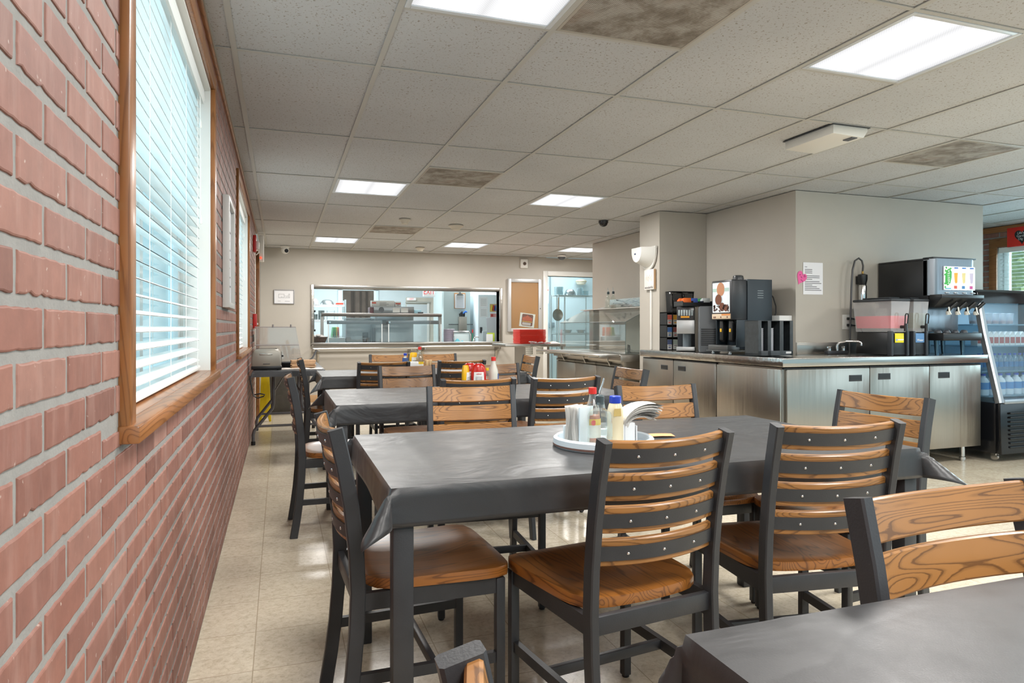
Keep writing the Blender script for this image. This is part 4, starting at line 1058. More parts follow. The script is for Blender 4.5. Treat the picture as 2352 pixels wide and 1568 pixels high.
for k in range(4):
    wd_ = (2*hw-.135)/4; x = -hw+.11+wd_*(k+.5)
    p_ = MB().box((x-wd_/2+.003, f0-.012, .545), (x+wd_/2-.003, f0-.002, .745), .003).build('brand_panel', M('brand_white', (238, 244, 248), .3, emit=(238, 244, 248), es=.35), t)
    if k == 0:
        MB().prism([(0, -.075), (.03, -.05), (.036, 0), (.03, .05), (0, .075), (-.03, .05), (-.036, 0), (-.03, -.05)], .001, mx=Matrix.Translation((x+.003, f0-.0135, .655)) @ Matrix.Rotation(.15, 4, 'Y')).build('leaf_logo', M('leaf_green', (62, 180, 66), .4), p_)
        text('lettering', 'NESTEA', .034, M('brand_ink_white', (246, 250, 246), .4), p_, (x+.006, f0-.0148, .655), (PI/2, -PI/2, 0))
        MB().box((x-wd_/2+.012, f0-.0135, .553), (x+wd_/2-.012, f0-.0122, .562)).build('colour_strip', M('strip_cyan', (90, 180, 206), .4), p_)
        mb = MB()
        for q, (dx, dz) in enumerate(((-.03, .06), (-.036, .03), (-.034, -.045), (-.03, -.075), (.03, .08), (-.02, .085))): mb.prism([(0, -.012), (.012, 0), (0, .016), (-.008, 0)], .0008, mx=Matrix.Translation((x+dx, f0-.0132, .645+dz)) @ Matrix.Rotation(q, 4, 'Y'))
        mb.build('small_leaves', M('leaf_green', (62, 180, 66), .4), p_)
    else:
        c_ = [(246, 176, 40), (232, 216, 150), (206, 196, 220)][k-1]
        MB().prism([(-.02, .05), (.022, .052), (.017, -.03), (0, -.04), (-.012, -.028)], .0012, mx=Matrix.Translation((x-.002, f0-.0135, .64))).build('printed_glass', M('drink_%d' % k, c_, .4), p_)
        MB().box((x-.02, f0-.0135, .727), (x+.024, f0-.0122, .737), .002).build('brand_strip', M('brand_ink_blue', (40, 110, 200), .4), p_)
        MB().box((x-.022, f0-.0135, .557), (x+.012, f0-.0122, .582)).build('colour_square', M('square_%d' % k, [(226, 90, 60), (70, 130, 190), (200, 70, 150)][k-1], .4), p_)
mb = MB()
for k in range(4): mb.ball((-hw+.16+k*.1, f0+.0, .522), .03, (1, .3, .3))
mb.build('button_row', M('button_steel', (206, 210, 214), .25, .6), t)
# black nozzle hood: overhanging nose
MB().prism([(-.075, .505), (.04, .505), (.04, .40), (.0, .395), (-.035, .43), (-.075, .475)], 2*hw-.01, .006, Matrix.Translation((-hw+.005, f0, 0)) @ Matrix(((0, 1, 0, 0), (1, 0, 0, 0), (0, 0, 1, 0), (0, 0, 0, 1)))).build('nozzle_hood', black_plastic, t)
for k in range(4):
    x = -hw+.12+k*.105
    n_ = MB().tube([(x+.05, f0-.08, .44), (x+.01, f0-.05, .39), (x, f0-.04, .36)], [.014, .016, .014], 10).build('nozzle', black_plastic, t)
    MB().lathe([(.017, .03), (.017, .01), (.013, 0)], 12, (x, f0-.04, .335)).build('nozzle_tip', M('tip_white', (228, 228, 222), .4), n_)
    MB().tube([(x-.03, f0-.07, .40), (x-.028, f0-.075, .36), (x-.012, f0-.075, .34)], .006, 8).build('push_lever', M('tip_white', (228, 228, 222), .4), n_)
MB().box((-hw+.01, f0+.1, .19), (hw-.08, f0+.12, .46), .004).build('splash_panel', steel('splash_steel', (150, 158, 166), .3, 'Z'), t)
MB().prism([(-hw+.03, .12), (hw-.02, .12), (hw-.02, .185), (-hw+.03, .185)], .2, .012, Matrix.Translation((0, f0-.07, 0))).build('drip_tray', black_plastic, t)
mb = MB()
for k in range(4): mb.lathe([(.03, .185), (.03, .19), (.022, .205), (.014, .21)], 14, (-hw+.08+k*.1, f0+.02, 0))
mb.build('cup_rest', M('rest_grey', (70, 74, 80), .4), t)
for x in (-hw+.06, hw-.14):
    for y in (f0+.02, f0+.2): MB().tube([(x, y, .13), (x+.008, y, 0)], [.02, .014], 12).build('support_leg', M('leg_blue_steel', (70, 100, 120), .15, .8), t)
# water filter and hose
t = thing('water_filter', 'steel water filter with black head on the wall by the soda fountain', 'water filter', (4.925, 4.70, CT+.5))
MB().lathe([(.0, -.05), (.032, -.045), (.034, 0), (.034, .1), (.03, .11)], 18).build('cartridge', chrome, t)
MB().lathe([(.026, .1), (.03, .115), (.04, .16), (.04, .2), (.02, .21)], 18).box((-.02, .02, .12), (.02, .056, .19)).build('filter_head', black_plastic, t)
MB().tube([(0, 0, .2), (0, 0, .235)], .009, 8).build('brass_fitting', M('brass', (186, 150, 84), .3, .9), t)
pts = [(4.925, 4.70, CT+.73), (4.92, 4.69, CT+.78), (4.90, 4.685, CT+.825), (4.86, 4.68, CT+.845), (4.815, 4.68, CT+.82), (4.79, 4.68, CT+.74), (4.778, 4.68, CT+.6), (4.775, 4.69, CT+.3), (4.775, 4.7, CT+.001)]
ws('water_hose', 'grey braided hose arching up from the water filter', 'hose', MB().tube(pts, .008, 10), M('hose_grey', (86, 86, 88), .4, .4))
# outlet with two plugs, notes
t = thing('wall_outlet', 'white double wall outlet with two black plugs', 'outlet', (4.80, 4.76, 1.19))
MB().box((-.05, -.008, -.065), (.05, -.0005, .065), .002).build('cover_plate', white_plastic, t)
for z in (-.028, .03):
    pl = MB().prism([(-.02, -.012), (.02, -.01), (.03, 0), (.02, .01), (-.02, .012)], .024, .004, Matrix.Translation((.012, -.034, z))).build('plug', black_plastic, t)
    MB().tube([(.04, -.022, z), (.08, -.03, z-.005), (.13, -.035, z-.03), (.16, -.03, z-.08)], .006, 8).build('plug_cord', black_plastic, pl)
t = thing('typed_notice', 'white typed notice taped to the wall beside the pink heart', 'notice', (4.425, 4.7575, 1.57))
MB().grid(lambda u, v: ((u-.5)*.215, -.001-.004*math.sin(v*PI*.5)*0, (v-.5)*.28), 1, 1).build('sheet', M('notice_paper', (236, 236, 240), .7), t)
rn = random.Random(11); mb = MB()
mb.box((-.09, -.002, .098), (-.065, -.0012, .103))
for k, z in enumerate((.075, .06, .045, .02, .005, -.01, -.03, -.045, -.06, -.075, -.09, -.105)): mb.box((-.09, -.002, z), (.09-rn.choice((0, .02, .05, .1)), -.0012, z+.006))
mb.build('typed_lines', M('ink_grey', (120, 120, 124), .7), t)
t = thing('paper_heart', 'pink paper heart with handwriting stuck to the wall', 'paper heart', (4.298, 4.757, 1.575), rot=(0, .5, 0))
hp = []
for k in range(28):
    a = 2*PI*k/28; hp.append((.0042*16*math.sin(a)**3*.8, .0042*(13*math.cos(a)-5*math.cos(2*a)-2*math.cos(3*a)-math.cos(4*a))))
MB().prism(hp, .0012, mx=Matrix.Translation((0, -.0016, 0))).build('heart_shape', M('heart_pink', (232, 96, 160), .6), t)
mb = MB()
for a, b_, w_ in ((-.03, .012, .008), (-.012, .0, .02), (.0, -.022, .03)): mb.tube([(a, -.0024, b_), (a+w_*.4, -.0024, b_+.006), (a+w_*.7, -.0024, b_-.003), (a+w_, -.0024, b_+.004)], .0016, 5)
mb.tube([(.022, -.0024, .02), (.014, -.0024, .032), (.02, -.0024, .038), (.024, -.0024, .033), (.032, -.0024, .034), (.033, -.0024, .026), (.022, -.0024, .02)], .0014, 5)
mb.build('handwriting', M('ink_purple', (80, 40, 90), .6), t)
# open-front drink fridge
fx0, fx1, fy0, fyb = 5.735, 6.95, 4.04, 4.75
t = thing('drink_fridge', 'black refrigerated display with slanted glass front, full of drinks', 'fridge', ((fx0+fx1)/2, 4.4, 0)); cxx = (fx0+fx1)/2
gloss_black = M('gloss_black', (20, 21, 24), .16)
a, b_ = fx0-cxx, fx1-cxx; f, k_ = fy0-4.4, fyb-4.4
MB().box((a, f+.05, .07), (b_, k_, .50), .006).build('base_cabinet', gloss_black, t)
MB().prism([(-.0, .07), (.05, .07), (.05, .5), (.012, .5)], b_-a, .006, Matrix.Translation((a, f, 0)) @ Matrix(((0, 1, 0, 0), (1, 0, 0, 0), (0, 0, 1, 0), (0, 0, 0, 1)))).build('front_panel', gloss_black, t)
mb = MB()
for q in range(9): mb.box((a+.09, f-.012, .12+q*.036), (b_-.08, f+.008, .136+q*.036), .005)
mb.build('louvre_grille', M('louvre_black', (14, 15, 17), .3), t)
inner = M('fridge_inner', (206, 222, 232), .4)
MB().box((a+.02, k_-.03, .5), (b_-.02, k_, 1.40)).build('back_wall', inner, t)
MB().prism([(.04, .5), (k_-f, .5), (k_-f, 1.42), (.23, 1.42)], .006, mx=Matrix.Translation((a+.01, f, 0)) @ Matrix(((0, 1, 0, 0), (1, 0, 0, 0), (0, 0, 1, 0), (0, 0, 0, 1)))).build('side_glass', glass('fridge_glass', (232, 242, 247), .3, .02, .08, (170, 200, 216)), t)
MB().prism([(.04, .5), (k_-f, .5), (k_-f, 1.42), (.23, 1.42)], .02, mx=Matrix.Translation((b_-.02, f, 0)) @ Matrix(((0, 1, 0, 0), (1, 0, 0, 0), (0, 0, 1, 0), (0, 0, 0, 1)))).build('side_panel', gloss_black, t)
MB().sweep([(a+.02, f+.03, .5), (a+.02, f+.1, .8), (a+.02, f+.17, 1.1), (a+.02, f+.215, 1.35)], .055, .06, bev=.012).build('front_rail', M('rail_silver', (176, 180, 184), .3, .8), t)
MB().grid(lambda u, v: (a+.05+u*(b_-a-.08), f+.03+.185*v, .51+.84*v), 1, 1).build('front_glass', glass('fridge_front', (236, 246, 250), .5, .04, .2, (150, 186, 206)), t)  # pale blue haze colour stands in for reflections on the glass
MB().box((a+.04, f+.0, .495), (b_-.02, f+.06, .53), .004).build('front_sill', M('rail_silver', (176, 180, 184), .3, .8), t)
mb = MB(); mb.prism([(.19, 1.35), (.2, 1.45), (.26, 1.475), (k_-f, 1.475), (k_-f, 1.42), (.26, 1.40)], b_-a+.03, .008, Matrix.Translation((a-.015, f, 0)) @ Matrix(((0, 1, 0, 0), (1, 0, 0, 0), (0, 0, 1, 0), (0, 0, 0, 1)))); mb.build('top_canopy', gloss_black, t)
shelf_m = glass('shelf_glass', (200, 230, 240), .3, .03, .35, (190, 220, 235))
SH = [(.55, .10), (.76, .16), (.98, .2), (1.17, .24)]
for z, y in SH: MB().box((a+.03, f+y+.03, z-.012), (b_-.03, k_-.03, z), .002).build('shelf', shelf_m, t)
fl = bpy.data.lights.new('fridge_lamp', 'AREA'); fl.shape = 'RECTANGLE'; fl.size = 1.; fl.size_y = .08; fl.energy = 5; fl.color = (.75, .9, 1.)
fo = bpy.data.objects.new('fridge_lamp', fl); C.objects.link(fo); fo.location = (cxx, 4.4+f+.3, 1.39)
for x in (a+.06, b_-.06):
    for y in (f+.1, k_-.08): MB().cyl((x, y, .035), .03, .02, axis='X').box((x-.02, y-.02, .05), (x+.02, y+.02, .072)).build('caster', chrome, t)
blue_b = M('bottle_blue', (70, 120, 170), .3); redw = M('yogurt_red', (196, 70, 70), .4)
def fr_item(nm, lab, cat, x, y, z, kind, grp, first={}):
    key = kind
    if key not in first:
        o = thing(nm, lab, cat, (x, y, z), group=grp)
        if kind == 'water':
            MB().lathe([(.026, 0), (.028, .01), (.028, .09), (.022, .11), (.011, .13), (.011, .14)], 14).build('bottle_body', glass('pet_clear', (206, 226, 240), .3, .05, .25, (180, 210, 230)), o)
            MB().lathe([(.0285, .03), (.0287, .03), (.0287, .075), (.0285, .075)], 14, cap=False).build('bottle_label', blue_b, o); MB().lathe([(.013, .135), (.013, .15), (0, .15)], 12).build('cap', capblue, o)
        elif kind == 'carton':
            MB().box((-.03, -.03, 0), (.03, .03, .095), .002).prism([(-.03, .095), (.03, .095), (.002, .125), (-.002, .125)], .06, mx=Matrix.Translation((0, -.03, 0))).build('carton_body', lab_white, o); MB().box((-.026, -.0315, .02), (.026, -.0295, .075)).build('carton_print', M('carton_red', (176, 76, 60), .5), o)
        elif kind == 'cup':
            MB().lathe([(.028, 0), (.037, .09), (.039, .09), (.04, .096), (0, .1)], 16).build('cup_body', glass('cup_clear', (226, 232, 236), .3, .05, .45, (220, 226, 232)), o); MB().lathe([(.026, .004), (.0285, .03), (0, .032)], 14).build('fruit_layer', redw, o)
        else:
            MB().lathe([(.04, 0), (.043, .01), (.043, .12), (.03, .145), (.018, .155), (.018, .17)], 16).build('jug_body', M('jug_white', (226, 234, 240), .3), o); MB().lathe([(.02, .168), (.02, .185), (0, .186)], 14).build('cap', capblue, o); MB().lathe([(.0435, .05), (.0438, .05), (.0438, .11), (.0435, .11)], 16, cap=False).build('jug_label', M('jug_label', (90, 150, 210), .5), o)
        first[key] = o; return o
    o = copy_tree(first[key]); o.location = (x, y, z); o['label'] = lab; return o
row = {'cup': (1.1705, 4.35, .09, 6, 'fruit_cup', 'fruit cup', 'clear lidded fruit cup'), 'carton': (.9805, 4.32, .068, 9, 'milk_carton', 'carton', 'small white and red drink carton'), 'water': (.7605, 4.30, .064, 10, 'water_bottle', 'bottle', 'small blue-labelled water bottle'), 'jug': (.5505, 4.26, .1, 7, 'milk_jug', 'bottle', 'white juice jug with blue cap')}
shn = {'cup': 'top', 'carton': 'second', 'water': 'third', 'jug': 'bottom'}
ordn = ['first', 'second', 'third', 'fourth', 'fifth', 'sixth', 'seventh', 'eighth', 'ninth', 'tenth']
for kd, (z, y, st, n, nm, cat, desc) in row.items():
    for q in range(n): fr_item(nm, '%s, %s from the left on the fridge %s shelf' % (desc, ordn[q], shn[kd]), cat, fx0+.085+q*st*(1 if kd != 'jug' else 1.02), y, z, kd, cat+'s in the drink fridge')
# framed window side: red heart sign over the right window, hedge outside
t = thing('heart_sign', 'red square sign with black heart above the right window', 'sign', (RX-.02, 5.42, 2.175))
MB().box((-.006, -.17, -.1), (.012, .17, .12), .002).build('sign_board', M('sign_red', (226, 48, 36), .5), t)
h2 = [(p[0]*1.55, p[1]*1.35) for p in hp]
MB().prism(h2, .003, mx=Matrix.Translation((-.0062, 0, .012)) @ Matrix.Rotation(PI/2, 4, 'Z')).build('heart_shape', M('sign_black', (34, 36, 40), .5), t)
text('lettering', "Life's a\nGarden\nDig It", .038, M('chalk_white', (230, 232, 232), .6), t, (-.0105, 0, .014), FACE_LEFT)
# ------------------------------------------------------------------ salad bar, tray table, column things
t = thing('salad_bar', 'stainless salad bar with glass sneeze guard beside the kitchen doorway', 'salad bar', (3.9, 7.5, 0))
sb = steel('salad_steel', (190, 184, 174), .33)
wp(t, 'body', sb, MB().box((3.57, 6.62, .1), (4.2, 8.5, .78)))
wp(t, 'top_rim', ssy, MB().box((3.52, 6.6, .76), (4.22, 8.52, .84), .004))
wp(t, 'well_floor', M('well_grey', (150, 148, 144), .35, .7), MB().box((3.66, 6.72, .8402), (4.12, 8.42, .843)))
for k in range(3):
    ya, yb = 6.68+k*.6, 6.68+(k+1)*.6-.008
    d = wp(t, 'door', steel_door, MB().box((3.55, ya, .13), (3.572, yb, .69), .003))
    wp(d, 'door_pull', M('pull_grey', (120, 116, 108), .4, .6), MB().prism([(0, 0), (-.03, .02), (-.03, .028), (0, .05)], yb-ya, .002, Matrix.Translation((3.572, ya, .69))))  # door pulls in a plain darker grey metal
mb = MB()
for k in range(5): mb.tube([(3.27+k*.05, 6.62, .832), (3.27+k*.05, 8.5, .832)], .011, 8)
mb.box((3.26, 6.6, .815), (3.5, 6.625, .842), .002); mb.box((3.26, 8.48, .815), (3.5, 8.505, .842), .002); wp(t, 'tray_slide', ssy, mb)
for y in (6.9, 7.55, 8.2): wp(t, 'slide_bracket', ssy, MB().prism([(3.28, .815), (3.57, .815), (3.57, .70), (3.545, .70), (3.5, .79), (3.28, .8)], .02, .002, Matrix.Translation((0, y, 0))))
gg = glass('sneeze_glass', (250, 252, 251), .35, .02, .03)
wp(t, 'front_glass', gg, MB().box((3.60, 6.65, .845), (3.606, 8.48, 1.205)))
wp(t, 'slanted_glass', gg, MB().prism([(3.60, 1.205), (3.604, 1.199), (3.955, 1.365), (3.952, 1.371)], 1.83, mx=Matrix.Translation((0, 6.65, 0))))
wp(t, 'end_glass', glass('sneeze_end', (244, 249, 248), .2, .02, .04), MB().prism([(3.606, .845), (4.15, .845), (4.15, 1.36), (3.95, 1.365), (3.606, 1.2)], .006, mx=Matrix.Translation((0, 6.644, 0))))
edge_m = M('glass_edge', (80, 96, 94), .3)
wp(t, 'glass_edge', edge_m, MB().tube([(3.602, 6.645, .845), (3.602, 6.645, 1.203), (3.953, 6.645, 1.368)], .003, 6).tube([(3.602, 8.48, 1.203), (3.602, 6.645, 1.203)], .0035, 6))
for y in (6.85, 8.2): wp(t, 'guard_post', sb, MB().box((3.93, y-.06, .84), (4.02, y+.06, 1.37), .004))
wp(t, 'top_shelf', M('shelf_pale', (214, 210, 204), .3), MB().box((3.9, 6.66, 1.371), (4.21, 8.48, 1.38), .002))
for x in (3.64, 4.12):
    for y in (6.72, 8.4): wp(t, 'foot', chrome, MB().cyl((x, y, .05), .025, .1))
zs = 1.3805
t = thing('cutlery_tray', 'clear tray of wrapped cutlery on the salad bar top shelf', 'tray', (4.03, 7.15, zs+.006))
mb = MB()
for a, b_ in (((-.13, -.46, 0), (.13, .46, .004)), ((-.13, -.46, 0), (-.126, .46, .1)), ((.126, -.46, 0), (.13, .46, .1)), ((-.13, -.46, 0), (.13, -.456, .1)), ((-.13, .456, 0), (.13, .46, .1))): mb.box(a, b_)
mb.build('tray_shell', clear, t)
rng = random.Random(21); mb = MB(); mb2 = MB()
for k in range(70):
    q = Matrix.Translation((rng.uniform(-.09, .09), rng.uniform(-.42, .42), rng.uniform(.015, .085))) @ Euler((rng.uniform(-.4, .4), rng.uniform(-.4, .4), rng.uniform(0, PI))).to_matrix().to_4x4()
    (mb if k % 3 else mb2).box((-.006, -.06, -.004), (.006, .06, .004), .001, mx=q)
o = mb.build('wrapped_cutlery', M('cutlery_dark', (70, 74, 80), .35), t); o['kind'] = 'stuff'; o = mb2.build('wrapped_cutlery', M('cutlery_pale', (196, 196, 196), .3), t); o['kind'] = 'stuff'
def spout_bottle(label, x, y, lev, m_):
    t = thing('dressing_bottle', label, 'bottle', (x, y, zs), group='pour-spout bottles on the salad bar')
    MB().lathe([(.034, 0), (.037, .004), (.037, .11), (.03, .13), (.014, .16), (.012, .19)], 18).build('bottle_body', bottle_glass, t)
    if lev: MB().lathe([(.034, .003), (.0355, .006), (.0355, lev), (0, lev)], 18).build('liquid', m_, t)
    MB().lathe([(.014, .185), (.016, .19), (.016, .215), (.01, .22)], 12).build('stopper', M('stopper_rubber', (70, 84, 88), .3), t)
    MB().tube([(0, 0, .22), (-.004, 0, .245), (-.012, 0, .272)], [.004, .0035, .003], 8).build('pour_spout', chrome, t)
spout_bottle('slim clear dressing bottle with spout, left of the yellow oil', 3.99, 7.82, .0, None)
spout_bottle('oil bottle with yellow oil and spout on the salad bar shelf', 4.0, 7.7, .075, oil_m)
t = thing('serving_tongs', 'steel tongs lying at the end of the salad bar shelf', 'tongs', (3.96, 7.93, zs))
MB().sweep([(-.01, -.1, .012), (-.015, 0, .008), (-.004, .1, .006)], .016, .002).sweep([(.02, -.1, .014), (.02, 0, .016), (-.004, .1, .008)], .016, .002).build('tong_arm', chrome, t)
t = thing('plastic_sheet', 'crumpled clear wrap spread over the salad bar well', 'plastic wrap', (3.86, 7.26, .847))
rng = random.Random(4); ph = [rng.uniform(0, 6) for _ in range(6)]
MB().grid(lambda u, v: ((u-.5)*.36, (v-.5)*.6, .004+.02*abs(math.sin(u*7+v*3+ph[0]))*abs(math.sin(v*9+ph[1]))+.02*math.sin(u*PI)*math.sin(v*PI)), 24, 30).build('wrap_sheet', glass('wrap_film', (236, 236, 234), .3, .15, .5, (214, 210, 204)), t)
ws('standing_tongs', 'small bunch of dark tongs standing in the salad bar', 'tongs', MB().tube([(3.75, 6.85, .845), (3.745, 6.85, .9), (3.75, 6.855, .945)], .008, 8).tube([(3.765, 6.855, .845), (3.772, 6.86, .9), (3.768, 6.86, .94)], .008, 8).cyl((3.757, 6.853, .852), .025, .016), M('spoon_dark', (84, 82, 78), .4, .4))
# steel tray table by the doorway
t = thing('tray_table', 'steel stand holding the pile of red trays', 'stand', (3.4, 9.3, 0))
wp(t, 'table_top', ssx, MB().box((2.98, 8.98, .865), (3.9, 9.6, .905), .003))
for x in (3.36, 3.86):
    for y in (9.02, 9.55): wp(t, 'table_leg', ss, MB().cyl((x, y, .44), .02, .85))
wp(t, 'side_panel', ss, MB().box((3.3, 9.0, .5), (3.34, 9.5, .866)))
wp(t, 'under_shelf', ssx, MB().box((3.32, 9.02, .25), (3.88, 9.56, .27)))
for k in range(14):
    a = random.Random(k).uniform(-.006, .006)
    mb = MB(); w_, d_ = .2, .15
    mb.box((-w_+.006, -d_+.006, .001), (w_-.006, d_-.006, .004), .001)
    for q in range(2):
        s_ = -1 if q else 1
        mb.box((min(s_*w_, s_*(w_-.004)), -d_, .002), (max(s_*w_, s_*(w_-.004)), d_, .0115)); mb.box((-w_+.0045, min(s_*d_, s_*(d_-.004)), .002), (w_-.0045, max(s_*d_, s_*(d_-.004)), .0115))
    mb.frame(-w_-.006, w_+.006, -d_-.006, d_+.006, .0118, .0138, .011, 'Z', .0006)
    if k == 0: tr0 = solo('red_tray', 'bottom red tray of the pile on the steel stand', 'tray', mb, red_plastic, (3.475+a, 9.34, .906), 0, 'stacked red trays')
    else:
        o = tr0.copy(); C.objects.link(o); o.location = (3.475+a, 9.34+a*.5, .906+k*.0146)
        o['label'] = 'top red tray of the pile on the steel stand' if k == 13 else 'red tray number %s up from the bottom of the pile' % ['', 'two', 'three', 'four', 'five', 'six', 'seven', 'eight', 'nine', 'ten', 'eleven', 'twelve', 'thirteen'][k]
rng = random.Random(9)
t = thing('cutlery_pile', 'loose white-wrapped cutlery lying in front of the red trays', 'cutlery', (3.53, 9.08, .9075))
mb = MB()
for k in range(16): mb.box((-.005, -.05, 0), (.005, .05, .006), .001, mx=Matrix.Translation((rng.uniform(-.13, .13), rng.uniform(-.02, .05), rng.uniform(.004, .03))) @ Euler((rng.uniform(-.05, .05), 0, rng.uniform(-1, 1))).to_matrix().to_4x4())
o = mb.build('wrapped_cutlery', M('cutlery_pale', (196, 196, 196), .3), t); o['kind'] = 'stuff'
t = thing('folded_cloth', 'white cloth over a dark red cloth at the stand right end', 'cloth', (3.79, 9.18, .906))
MB().grid(lambda u, v: ((u-.5)*.17, (v-.5)*.2, .004+.028*math.sin(u*PI)*math.sin(v*PI)), 10, 10).build('cloth_sheet', M('cloth_cream', (226, 214, 198), .8), t)
MB().grid(lambda u, v: ((u-.5)*.22-.05, (v-.5)*.22, .001+.014*math.sin(u*PI)*math.sin(v*PI)), 10, 10).build('under_cloth', M('cloth_maroon', (120, 50, 52), .8), t)
for k, x in enumerate((3.17, 3.33)):
    x += .0
    t = thing('cutlery_cylinder', ['left perforated cutlery holder hanging under the tray stand top', 'right perforated cutlery holder hanging under the tray stand top'][k], 'cutlery holder', (x+.15, 8.93, .755), group='perforated cutlery holders')
    MB().lathe([(.046, 0), (.05, .004), (.05, .105), (.053, .108), (.049, .108), (.047, .006), (.04, .004)], 20, cap=False).build('holder_body', M('holder_pale', (222, 218, 206), .4), t)
    mb = MB()
    for r in range(4):
        for c in range(10): mb.cbox((0, -.0502, .025+r*.024), (.009, .002, .012), mx=Matrix.Rotation(-1.4+c*.31, 4, 'Z'))
    mb.build('drain_holes', M('hole_dark', (90, 86, 78), .6), t)
    MB().tube([(0, .05, .1), (0, .055, .12), (0, .07, .112)], .003, 6).build('hook', chrome, t)
# wall light, canvas and conduit on the column front
cy0 = 6.06
t = thing('wall_light', 'white half-dome wall light high on the column', 'wall light', (3.665, 6.25, 2.0))
pf = [(math.cos(a)*.16, -.23*math.sin(a)**.8 if math.sin(a) > 0 else 0) for a in [PI*k/16 for k in range(17)]]
pr_ = MB()
def shade(u, v):
    a = PI*u; d = .13*math.sin(v*PI/2)**1.; k = .35+.65*math.cos(v*PI/2)
    kk = 1-.38*v
    return (-.02-.13*v, math.cos(a)*.165*kk, -.03-.2*(math.sin(a)**.75)*(1-.25*v))
pr_.grid(shade, 24, 6)
sd = 1.
pr_.grid(lambda u, v: (-.15, math.cos(PI*u)*.165*.62*v, -.03-.2*(math.sin(PI*u)**.75)*.75*v), 24, 2)
pr_.grid(lambda u, v: (-.02-.13*v, (u-.5)*2*.165*(1-.38*v), -.03), 4, 4)
pr_.box((-.022, -.165, -.04), (0, .165, -.02)).build('lamp_shade', M('shade_white', (226, 224, 218), .45), t)
MB().prism([(x*1.02, z-.03) for x, z in pf], .02, .002, Matrix.Translation((-.02, 0, 0)) @ Matrix(((0, 1, 0, 0), (1, 0, 0, 0), (0, 0, 1, 0), (0, 0, 0, 1)))).build('back_plate', M('shade_white', (226, 224, 218), .45), t)
MB().box((-.153, .01, -.1), (-.151, .04, -.085)).build('small_logo', M('logo_blue', (70, 86, 120), .5), t)
t = thing('canvas_print', 'small white hand-lettered canvas under the wall light', 'picture', (3.668, 6.21, 1.64))
MB().box((-.028, -.095, -.105), (-.001, .095, .105), .002).build('canvas_block', M('canvas_white', (232, 228, 222), .7), t)
MB().box((-.027, -.0975, -.103), (-.003, -.0945, .103)).build('canvas_edge', M('canvas_tan', (190, 156, 120), .7), t)
text('lettering', 'wonderful', .04, M('ink_dark', (110, 104, 104), .6), t, (-.029, 0, -.083), FACE_LEFT)
mb = MB()
for q in range(6): mb.tube([(-.0285, -.06+q*.023, .05-.02*(q % 2)), (-.0285, -.05+q*.023, .02), (-.0285, -.06+q*.023, -.02+.01*(q % 3))], .0016, 5)
mb.build('drawing_lines', M('ink_peach', (214, 180, 150), .6), t)
ws('wire_conduit', 'thin white conduit running down the column below the canvas', 'conduit', MB().box((3.655, 6.195, .912), (3.6735, 6.215, 1.53), .003).box((3.655, 6.195, 1.75), (3.6735, 6.215, 1.80), .003), white_plastic)
# ------------------------------------------------------------------ far wall: hatch frame, tray ledges, boards
t = thing('serving_hatch_frame', 'stainless steel frame lining the serving hatch in the far wall', 'hatch frame', ((HX0+HX1)/2, YF, HZ0))
mb = MB(); e = .05
mb.box((HX0-e, YF-.025, HZ0-e), (HX0, YF+.16, HZ1+e), .006); mb.box((HX1, YF-.025, HZ0-e), (HX1+e, YF+.16, HZ1+e), .006)
mb.box((HX0+.0002, YF-.025, HZ1), (HX1-.0002, YF+.16, HZ1+e), .006)
wp(t, 'frame_surround', ssx, mb)
wp(t, 'hatch_sill', ssx, MB().box((HX0-e+.005, YF-.06, HZ0-.035), (HX1+e, YF+.2, HZ0), .014))
wp(t, 'shutter_box', ssx, MB().box((HX0, YF+.05, HZ1-.012), (HX1, YF+.14, HZ1), .004))
for k, (xa_, xb_, z_, lab) in enumerate(((.47, 2.05, .815, 'left tray ledge of steel tubes below the serving hatch'), (2.09, 3.50, .835, 'right tray ledge of steel tubes below the serving hatch'))):
    t = thing('tray_ledge', lab, 'tray ledge', ((xa_+xb_)/2, YF, z_), group='tubular tray ledges')
    mb = MB()
    for q in range(4): mb.tube([(xa_, YF-.05-q*.07, z_), (xb_, YF-.05-q*.07, z_)], .014, 8)
    wp(t, 'ledge_tubes', ssx, mb); wp(t, 'end_band', ssx, MB().box((xa_-.012, YF-.28, z_-.016), (xa_+.01, YF-.02, z_+.016), .003)); wp(t, 'end_band', ssx, MB().box((xb_-.01, YF-.28, z_-.016), (xb_+.012, YF-.02, z_+.016), .003))
    for x in (xa_+.06, xb_-.12): wp(t, 'ledge_mount', ss, MB().prism([(YF-.26, z_-.015), (YF, z_-.015), (YF, z_-.2), (YF-.03, z_-.2), (YF-.05, z_-.08), (YF-.26, z_-.04)], .035, .002, Matrix.Translation((x, 0, 0)) @ Matrix(((0, 1, 0, 0), (1, 0, 0, 0), (0, 0, 1, 0), (0, 0, 0, 1)))))
ink = M('ink_grey', (120, 120, 124), .7)
def framed(name, label, cat, x0, x1, z0, z1, fr, fm, inm, dep=.025):
    t = thing(name, label, cat, ((x0+x1)/2, YF, z0)); mb = MB()
    mb.frame(x0, x1, z0, z1, YF-dep, YF-.001, fr)
    wp(t, 'frame', fm, mb); q = wp(t, 'backing', inm, MB().box((x0+fr*.6, YF-dep*.5, z0+fr*.6), (x1-fr*.6, YF-.002, z1-fr*.6))); return t, q
t, q = framed('floor_plan', 'small grey-framed evacuation plan left of the serving hatch', 'picture', -.087, .205, 1.494, 1.707, .01, M('frame_grey', (150, 150, 154), .4), M('plan_paper', (232, 232, 234), .6))
mb = MB(); yy = YF-.0145
